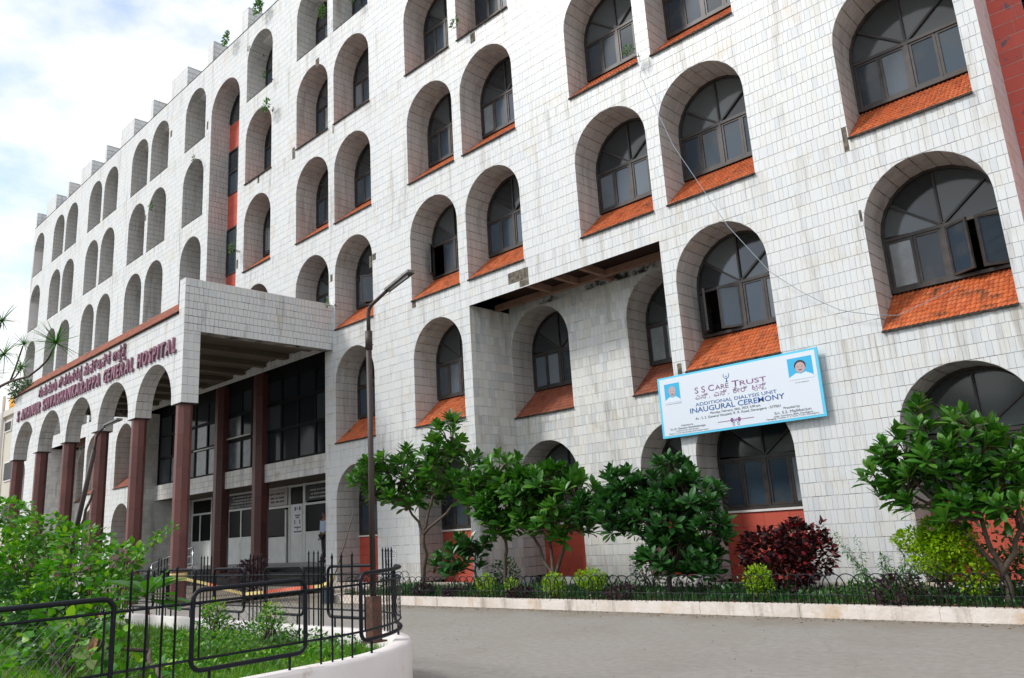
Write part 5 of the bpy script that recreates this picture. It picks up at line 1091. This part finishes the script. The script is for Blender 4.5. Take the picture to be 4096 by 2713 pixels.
shrub('border_weeds', 'leafy weeds growing along the inside of the back planter wall', 'plant', (-8.0, -8.95, .31), [(-7.3, -9.0, .38, .3, .12), (-8.2, -8.95, .4, .5, .12), (-9.3, -8.95, .42, .6, .13), (-10.3, -8.95, .42, .5, .13), (-6.75, -9.6, .36, .15, .08)], 1500, .05, .5, 'leaf_mid', 0, stems=12, ys=.35)
shrub('lawn_weeds', 'broad-leaved weeds scattered through the planter lawn', 'weeds', (-8.5, -10, .31), [(-7.2, -9.6, .37, .7, .09), (-8.3, -10.0, .38, .9, .1), (-9.3, -9.6, .4, .9, .12), (-7.6, -10.7, .37, .8, .08)], 3400, .05, .6, 'leaf_bright', 0, stems=10, ys=.6)
shrub('dark_lawn_weeds', 'darker broad-leaved weeds in patches on the planter lawn', 'weeds', (-9.5, -10.3, .31), [(-7.0, -10.2, .36, .5, .07), (-8.9, -10.9, .38, .7, .1), (-9.8, -10.2, .42, .7, .14), (-7.9, -9.3, .38, .6, .1), (-6.6, -9.3, .35, .3, .06)], 900, .06, .6, 'leaf_mid', 0, stems=10, ys=.6)
shrub('broad_leaf_vine', 'broad-leaved vine climbing through the left mesh panel', 'vine', (-8.6, -11.3, .31), [(-8.3, -11.25, .75, .35, .25), (-8.8, -11.4, .55, .5, .25), (-7.6, -11.3, .7, .3, .25), (-7.3, -11.1, .45, .4, .15), (-9.2, -11.2, .8, .4, .3)], 230, .10, .9, 'leaf_bright', 150, stems=10, ys=.7)
shrub('corner_shoots', 'yellow-green seedlings at the rounded corner of the planter', 'plant', (-6.3, -9.95, .33), [(-6.25, -9.95, .40, .12, .05), (-6.15, -9.8, .4, .1, .05), (-6.2, -10.3, .36, .1, .05)], 160, .04, .5, 'leaf_yellow', 0, stems=5)
# young frangipani close to the camera
yf = thing('young_frangipani', 'single-stemmed young frangipani with a rosette of big glossy leaves behind the bars', 'plant', (-8.32, -10.6, .31))
q = MB(); q.tube([(-8.32, -10.6, .28), (-8.36, -10.6, .6), (-8.41, -10.6, .98), (-8.42, -10.6, 1.06)], [.02, .017, .014, .01], 8); q.obj('trunk', 'bark', yf, True)
q = MB(); limb(q, (-7.9, -10.75, .55), (-6.45, -11.25, .50), .02, .016, .03, 5); limb(q, (-8.0, -11.1, .62), (-7.9, -10.75, .55), .012, .02, .02, 2); q.obj('fallen_branch', 'bark', yf, True)
R, T, S = rosette_leaves(np.array([[-8.42, -10.6, 1.06]]), np.array([[0, 0, 1.0]]), 22, .46, -12, 52); LV, LF = leaf(1, .42, .2, .14, 6); place_leaves(yf, LV, LF, R, T, S, M['leaf_bright2'], 20)
pp = thing('pale_leaf_plant', 'plant with big pale green leaves, one brown and dried, behind the left mesh panel', 'plant', (-7.9, -11.2, .31))
q = MB(); q.tube([(-7.85, -11.2, .28), (-7.9, -11.22, .5), (-7.92, -11.25, .60)], [.014, .012, .01], 6); q.obj('trunk', 'bark_pale', pp, True)
dirs = np.array([[-.8, .1, .25], [-.6, -.35, .05], [-.5, .3, .45], [-.25, .35, .6], [.2, .5, .5], [.4, .4, .35], [-.7, -.1, -.15], [-.35, -.5, -.1], [.3, -.1, -.25], [-.9, .4, .5], [-.4, .1, .8], [.1, .3, .7], [-.6, .5, -.05], [.5, .2, .0]]); k = len(dirs)
LV, LF = leaf(1, .62, .12, .1, 6, 'ell'); place_leaves(pp, LV, LF, frames(dirs, np.tile([.3, -.8, .7], (k, 1))), np.tile([-7.92, -11.25, .60], (k, 1)), np.linspace(.25, .14, k), 'leaf_pale', k)
LV, LF = leaf(1, .3, .5, .3, 5, 'ell'); me = raw('dried_leaf', LV, LF.ravel(), np.arange(len(LF)) * 4, [0.0] * len(LF), 'leaf_dry')
Rm = frames(np.array([[-.12, .12, .5]]), np.array([[.6, -.6, .2]]))[0]; mt = Matrix([[*(Rm[a] * .24), (-7.88, -11.28, .58)[a]] for a in range(3)] + [[0, 0, 0, 1]]); inst('dried_leaf', me, pp, mt, label='curled brown dried leaf')
def flower(lab, x, y, z):
    root = thing('orange_flower', lab, 'flower', (x, y, .31), 'orange-red flowers in the planter'); q = MB(); q.tube([(x + .02, y, .3), (x, y, z)], [.004, .003], 5); q.obj('stem', 'leaf_mid', root)
    dirs = rng.normal(size=(12, 3)); dirs[:, 2] = abs(dirs[:, 2]) * .6; LV, LF = leaf(1, .8, .2, .2, 3, 'ell'); place_leaves(root, LV, LF, frames(dirs, np.tile([0, 0, 1.0], (12, 1))), np.tile([x, y, z], (12, 1)), np.full(12, .035), 'flower', 12, 'petal')
flower('orange-red flower left of the young frangipani stem', -9.64, -10.6, .79); flower('orange-red flower right of the young frangipani stem', -8.27, -10.62, .85)
cd_ = shrub('cordyline_clump', 'dark red leafy clump beside the steps under the porch', 'plant', (-19.9, -3.4, .02), [(-19.9, -3.4, .6, .5, .35), (-19.6, -3.4, .9, .3, .2)], 500, .2, .28, 'leaf_purple', 0, shape='lance')
# dracaena at upper left
def dracaena():
    root = thing('dracaena_tree', 'spiky-leaved dracaena with thin branches entering from the left edge', 'tree', (-13.2, -11.2, .31))
    # world points placed nearer than the porch
    def at(x, y, z, k):   # slide a point of the far plane towards the camera
        p = np.array([x, y, z]); return tuple(CAM + (p - CAM) * k)
    K = .52
    q = MB(); b0 = at(-22.6, -9, 5.30, K); tr = Vector((b0[0] - .4, b0[1] - .1, .31)); limb(q, tr, Vector((b0[0] - .35, b0[1] - .1, b0[2] - .5)), .05, .035, .03, 6); q.tube([(b0[0] - .35, b0[1] - .1, b0[2] - .52), b0], [.035, .022], 7); q.obj('trunk', 'bark_dark', root, True)
    q = MB(); A_ = [at(-21.45, -9, 5.48, K), at(-20.63, -9, 5.46, K), at(-19.2, -9, 5.33, K), at(-18.5, -9, 5.38, K), at(-17.98, -9, 5.46, K), at(-17.6, -9, 5.65, K)]
    q.tube([b0] + A_, [.022, .018, .016, .012, .011, .010, .010], 7); q.tube([A_[1], at(-20.3, -9, 5.7, K), at(-19.95, -9, 6.05, K), at(-19.85, -9, 6.15, K)], [.012, .010, .009, .008], 6); q.tube([A_[1], at(-20.2, -9, 5.5, K), at(-19.9, -9, 5.6, K)], [.01, .008, .007], 6); q.tube([b0, at(-22.3, -9, 6.0, K), at(-21.6, -9, 6.2, K)], .01, 6); q.tube([b0, at(-22.8, -9, 6.6, K), at(-21.9, -9, 7.1, K)], .012, 6); q.obj('branches', 'bark_dark', root, True)
    heads = [at(-17.5, -9, 5.72, K), at(-19.81, -9, 6.18, K), at(-21.35, -9, 6.26, K), at(-21.8, -9, 7.18, K), at(-19.8, -9, 5.64, K), at(-22.1, -9, 5.9, K)]
    LV, LF = leaf(1, .055, .3, .12, 5, 'strap'); dirs = []; T = []; S = []; ups = []
    for i, h in enumerate(heads):
        for k in range(46):
            d = rng.normal(size=3); d[2] = d[2] * .75 + .25; d /= np.linalg.norm(d); dirs.append(d); T.append(h); S.append((.30, .19, .30, .32, .20, .25)[i] * rng.uniform(.7, 1.1)); ups.append([0, 0, 1.0] + rng.normal(size=3) * .3)
    place_leaves(root, LV, LF, frames(np.array(dirs), np.array(ups)), np.array(T), np.array(S), 'leaf_plum', 200)
dracaena()
# small plants rooted in the masonry
SW = 'small plants rooted in cracks of the masonry'
for x, y, z, r, n, lab in ((-28.3, .3, 22.4, .28, 120, 'leafy plant on the parapet right of the tall arch'), (-25.6, .2, 22.45, .3, 120, 'leafy plant beside the highest parapet block'), (-14.25, .15, 15.6, .17, 60, 'green seedling on the sill beside a high arched window'), (-8.62, -.03, 11.85, .13, 50, 'green tuft at the right end of an upper tiled sill'), (-24.85, -.05, 17.7, .25, 80, 'hanging plant left of the top arch beside the tall arch'), (-25.0, -.05, 19.1, .12, 30, 'tiny sprig above the hanging plant near the tall arch'), (-27.35, -.05, 12.7, .2, 60, 'straggly weed beside the tall arch at mid height'), (-21.0, .2, 19.7, .2, 60, 'dark tuft on the pier between the top arches'), (-35.4, .3, 17.2, .2, 50, 'plant growing on the floor of an upper left arch'), (-31.0, -.03, 17.9, .15, 40, 'weed at the right jamb of an arch left of the tall arch'), (-54.6, -.05, 12.9, .35, 90, 'dangling plant at the left edge of the facade'), (-20.75, -.05, 8.85, .12, 40, 'fern where the porch parapet meets the facade'), (-19.2, -.03, 19.2, .14, 40, 'sprig hanging from the top sill near the right'), (-26.3, .3, 20.9, .1, 30, 'thin shoot by the parapet end')):
    shrub('wall_plant', lab, 'plant', (x, y, z - r * .5), [(x, y, z, r, r * 1.1)], n, r * .35 + .03, .45, 'leaf_mid', 0, group=SW, stems=4)
shrub('porch_roof_bush', 'dark green bush growing on the left end of the porch roof', 'bush', (-36.3, -4.7, 8.0), [(-36.3, -4.75, 8.25, .55, .4), (-36.7, -4.8, 8.0, .3, .3), (-35.7, -4.7, 8.15, .3, .15)], 1100, .10, .5, 'leaf_dark', 0, stems=12)
# ------------------------------------------------------------------ hoop fence
hf = thing('hoop_fence', 'low green-black wire hoop fence along the top of the kerb', 'fence', (-9, -2.68, .17))
q = MB(); q.tube([(-.15, 0, -.03), (-.15, 0, .26)] + [(.15 * math.cos(a), 0, .26 + .15 * math.sin(a)) for a in np.linspace(PI, 0, 13)] + [(.15, 0, -.03)], .0078, 6); hoop = q.mesh('hoop', 'black_iron', True)
x = -16.35
while x < .4:
    inst('hoop', hoop, hf, Matrix.Translation((x, -2.70 + random.uniform(-.006, .006), .17)) @ Matrix.Rotation(random.gauss(0, .03), 4, 'Y')); x += .2
for k in range(9): inst('hoop', hoop, hf, Matrix.Translation((-16.5, -2.5 + .2 * k, .17)) @ Matrix.Rotation(PI / 2, 4, 'Z'))
q = MB(); q.tube([(-16.5, -2.70, .30), (.6, -2.70, .30)], .0055, 5); q.tube([(-16.5, -2.70, .30), (-16.5, -.7, .30)], .0055, 5); q.obj('hoop_rail', 'black_iron', hf)
# ------------------------------------------------------------------ lamp posts
def fixture(root, a, d, L, s=1.0):
    a = Vector(a); d = Vector(d).normalized(); side = d.cross(Vector((0, 0, 1))).normalized(); up = side.cross(d)
    def P(u, v, w): return a + d * u + side * v + up * w
    q = MB()
    V = [P(0, -.05 * s, .035 * s), P(0, .05 * s, .035 * s), P(L, .06 * s, .035 * s), P(L, -.06 * s, .035 * s), P(0, -.055 * s, -.005), P(0, .055 * s, -.005), P(L, .07 * s, -.005), P(L, -.07 * s, -.005)]
    q.add(V, [(0, 1, 2, 3), (0, 4, 5, 1), (1, 5, 6, 2), (2, 6, 7, 3), (3, 7, 4, 0)]); q.obj('lamp_housing', 'housing', root)
    q = MB(); q.tube([P(.05, 0, -.012 * s), P(L - .06, 0, -.012 * s)], .014 * s, 8); q.obj('lamp_tube', 'tube', root, True)
    q = MB(); q.tube([P(.02, .0, .0), P(.05, .0, -.05 * s), P(.01, .02, -.075 * s)], .008 * s, 5); q.tube([P(L - .08, .06 * s, 0), P(L - .05, .11 * s, -.01)], .004, 5); q.tube([P(.2 * L, .06 * s, 0), P(.22 * L, .1 * s, -.02)], .004, 5); q.tube([P(L - .1, -.06 * s, 0), P(L - .09, -.1 * s, .02)], .004, 5); q.obj('lamp_clip', 'alu', root)
lp = thing('lamp_post', 'dark upright lamp post at the rounded corner of the planter', 'lamp post', (-6.55, -9.19, .48)); bx, by = -6.55, -9.19
q = MB(); q.box(bx - .09, bx + .09, by - .09, by + .09, .48, .495); q.box(bx - .056, bx + .056, by - .056, by + .056, .495, .90); q.obj('post_base', 'rust', lp)
q = MB(); q.tube([(bx, by, .9), (bx, by, 3.42)], .029, 12); q.obj('pole', 'pole', lp, True)
q = MB(); q.tube([(bx, by, 3.36), (bx, by, 3.56)], .038, 12); q.tube([(bx - .07, by, 3.40), (bx + .07, by, 3.40)], .006, 6); q.obj('collar', 'pole', lp, True)
q = MB(); q.tube([(bx, by, 3.5), (bx, by, 3.74), (bx + .01, by, 3.79), (bx + .05, by, 3.83), (bx + .30, by + .02, 3.93)], [.021, .021, .021, .020, .018], 10); q.obj('arm', 'pole', lp, True)
fixture(lp, (bx + .30, by + .02, 3.925), (1, .1, .33), .38, .7)
l2 = thing('leaning_lamp_post', 'leaning lamp post among the bushes in front of the porch columns', 'lamp post', (-16.9, -8.8, .31))
q = MB(); q.tube([(-16.9, -8.8, .3), (-16.18, -8.8, 1.93), (-15.51, -8.8, 3.32)], [.05, .046, .042], 10); q.obj('pole', 'pole', l2, True)
q = MB(); q.tube([(-15.51, -8.8, 3.30), (-15.48, -8.8, 3.40), (-15.44, -8.8, 3.55), (-15.3, -8.8, 3.64), (-15.06, -8.8, 3.68)], .02, 8); q.obj('arm', 'pole', l2, True)
fixture(l2, (-15.05, -8.8, 3.70), (1, .05, .06), .6, .8)
q = MB(); limb(q, (-16.25, -8.85, 1.6), (-15.42, -8.8, 2.60), .035, .02, .03, 6); tag(q.obj('dead_branch', 'bamboo', smooth=True), 'pale dead branch leaning beside the tilted lamp post', 'branch')
# ------------------------------------------------------------------ bucket, stick, tape, rails, person
bk_ = thing('bucket', 'slate blue bucket holding a bamboo stick near the entrance', 'bucket', (-16.85, -2.75, 0))
V = []; n = 16
q = MB(); q.tube([(-16.85, -2.95, 0), (-16.85, -2.95, .30)], [.13, .165], 16, cap=False); q.tube([(-16.85, -2.95, .295), (-16.85, -2.95, .315)], .172, 16, cap=False); q.add([(-16.85 + .13 * math.cos(t), -2.95 + .13 * math.sin(t), .12) for t in np.linspace(0, 2 * PI, 16, endpoint=False)], [tuple(range(16))]); q.obj('bucket_body', 'bucket', bk_, True)
stk = thing('bamboo_stick', 'leaning bamboo stick with yellow foam wrapped round it', 'stick', (-16.8, -2.95, .12))
q = MB(); q.tube([(-16.86, -2.98, .12), (-16.75, -2.7, .9), (-16.48, -2.45, 2.06)], [.02, .018, .014], 8); q.obj('stick', 'bamboo', stk, True)
q = MB(); q.tube([(-16.86, -2.9, .40), (-16.85, -2.88, .46), (-16.80, -2.84, .60), (-16.79, -2.82, .66)], [.04, .07, .055, .03], 9); q.obj('foam_wrap', 'foam', stk, True)
pts = [(-21.55, -4.72, .80), (-20.95, -4.5, .70), (-20.4, -4.2, .56), (-19.95, -3.95, .41), (-19.5, -3.7, .28), (-19.0, -3.45, .30), (-18.4, -3.2, .35), (-17.8, -3.0, .38), (-17.2, -2.9, .41), (-16.86, -2.86, .52)]
tp = thing('barrier_tape', 'sagging yellow and red barrier tape between the porch column and the stick', 'tape', (-19, -3.6, .3))
pv = [Vector(p) for p in pts]; fine = []
for i in range(len(pv) - 1):
    for k in range(4): fine.append(pv[i].lerp(pv[i + 1], k / 4))
fine.append(pv[-1]); w0 = .055
for m_, name, test in (('tape', 'tape_strip', lambda i: not (8 <= i < 11 or 20 <= i < 30)), ('tape_red', 'printed_strip', lambda i: 8 <= i < 11 or 20 <= i < 30)):
    q = MB()
    for i in range(len(fine) - 1):
        if test(i):
            a, b_ = fine[i], fine[i + 1]; u = Vector((0, .012 * math.sin(i * .8), w0)); u2 = Vector((0, .012 * math.sin((i + 1) * .8), w0)); q.add([a - u / 1, b_ - u2 / 1, b_ + u2 * .4, a + u * .4], [(0, 1, 2, 3)])
    q.obj(name, m_, tp)
q = MB(); x, y = pc[0], PY + PT / 2
for k in range(8):
    a, c = 2 * PI * (k + .5) / 8, 2 * PI * (k + 1.5) / 8; r = .228; q.quad((x + r * math.cos(a), y + r * math.sin(a), .66), (x + r * math.cos(c), y + r * math.sin(c), .66), (x + r * math.cos(c), y + r * math.sin(c), .86), (x + r * math.cos(a), y + r * math.sin(a), .86))
q.obj('tape_wrap', 'tape', tp)
hr_ = thing('handrail', 'stainless steel handrail climbing the entrance steps', 'handrail', (-31, -.6, .2)); q = MB()
q.tube([(-32.82, -.6, .96), (-30.91, -.6, 1.26), (-29.22, -.6, 1.51)], .022, 8); q.tube([(-32.82, -.6, .7), (-29.22, -.6, 1.22)], .016, 8); q.tube([(-32.82, -.6, .45), (-29.22, -.6, .95)], .016, 8); q.obj('rails', 'steel', hr_, True)
for x, z in ((-32.82, .96), (-31, 1.24), (-29.22, 1.51)): q = MB(); q.tube([(x, -.6, .15), (x, -.6, z)], .02, 8); q.obj('post', 'steel', hr_, True)
def skin(name, verts, edges, rad, m, parent, sub=2):
    me = bpy.data.meshes.new(name); me.from_pydata(verts, edges, []); o = bpy.data.objects.new(name, me); col.objects.link(o)
    s_ = o.modifiers.new('skin', 'SKIN'); o.modifiers.new('sub', 'SUBSURF').levels = sub
    for i, r in enumerate(rad): me.skin_vertices[0].data[i].radius = r if isinstance(r, tuple) else (r, r)
    me.skin_vertices[0].data[0].use_root = True
    dg = bpy.context.evaluated_depsgraph_get(); dg.update(); nm = bpy.data.meshes.new_from_object(o.evaluated_get(dg)); bpy.data.objects.remove(o)
    nm.materials.clear(); nm.materials.append(M[m]); nm.polygons.foreach_set('use_smooth', [True] * len(nm.polygons)); nm.name = name; return link(name, nm, parent)
pe = thing('person', 'person in a light blue shirt and dark trousers half hidden at the wall corner', 'person', (-24.18, 1.75, LZ))
px0, py0, z0 = -24.18, 1.75, LZ
def pv_(x, y, z): return (px0 + x, py0 + y, z0 + z)
body = [pv_(0, 0, .93), pv_(0, 0, 1.12), pv_(0, .01, 1.32), pv_(0, 0, 1.42), pv_(0, 0, 1.48), pv_(0, -.01, 1.54), pv_(0, -.02, 1.63), pv_(0, -.01, 1.70),
        pv_(-.17, 0, 1.38), pv_(-.23, .01, 1.12), pv_(-.24, -.03, .90), pv_(-.24, -.05, .82), pv_(.17, 0, 1.38), pv_(.23, .01, 1.12), pv_(.22, -.05, .90), pv_(.22, -.07, .82),
        pv_(-.09, 0, .86), pv_(-.10, .01, .48), pv_(-.11, .04, .09), pv_(-.12, -.07, .04), pv_(.09, 0, .86), pv_(.10, -.01, .48), pv_(.11, .03, .09), pv_(.13, -.08, .04)]
skin('body', body, [(0, 1), (1, 2), (2, 3), (3, 4), (4, 5), (5, 6), (6, 7), (3, 8), (8, 9), (9, 10), (10, 11), (3, 12), (12, 13), (13, 14), (14, 15), (0, 16), (16, 17), (17, 18), (18, 19), (0, 20), (20, 21), (21, 22), (22, 23)],
     [(.15, .10), (.15, .10), (.17, .10), (.13, .09), .055, .075, .095, .07, .055, .042, .034, .03, .055, .042, .034, .03, .085, .058, .042, .04, .085, .058, .042, .04], 'skin', pe)
skin('shirt', [body[0], body[1], body[2], body[3], body[8], body[9], pv_(-.238, 0, .99), body[12], body[13], pv_(.228, -.01, .99)], [(0, 1), (1, 2), (2, 3), (3, 4), (4, 5), (5, 6), (3, 7), (7, 8), (8, 9)], [(.175, .125), (.17, .12), (.19, .125), (.13, .10), .075, .062, .055, .075, .062, .055], 'shirt', pe)
skin('trousers', [pv_(0, 0, .93), body[16], body[17], pv_(-.11, .04, .13), body[20], body[21], pv_(.11, .03, .13)], [(0, 1), (1, 2), (2, 3), (0, 4), (4, 5), (5, 6)], [(.165, .115), .10, .078, .065, .10, .078, .065], 'trousers', pe)
for sx in (-1, 1): q = MB(); q.tube([pv_(sx * .11, .09, .035), pv_(sx * .115, .0, .045), pv_(sx * .13, -.14, .03)], [.04, .048, .03], 8); q.obj('shoe', 'shoe', pe, True)
q = MB(); q.tube([pv_(0, .0, 1.60), pv_(0, .01, 1.68), pv_(0, .0, 1.745)], [.10, .105, .05], 10); q.obj('hair', 'hair', pe, True)
for sx in (-1, 1):
    for k in range(5):
        q = MB(); a = pv_(sx * .23 + (k - 2) * .004, -.07 - .012 * k + .0, .80); b_ = (a[0], a[1] + .004, a[2] - (.05, .07, .075, .07, .055)[k]); q.tube([a, ((a[0] + b_[0]) / 2, a[1] - .003, (a[2] + b_[2]) / 2), b_], [.009, .008, .006], 6); q.obj('finger', 'skin', pe, True)
print('objects', len(bpy.data.objects), 'tiles', len(front.full))
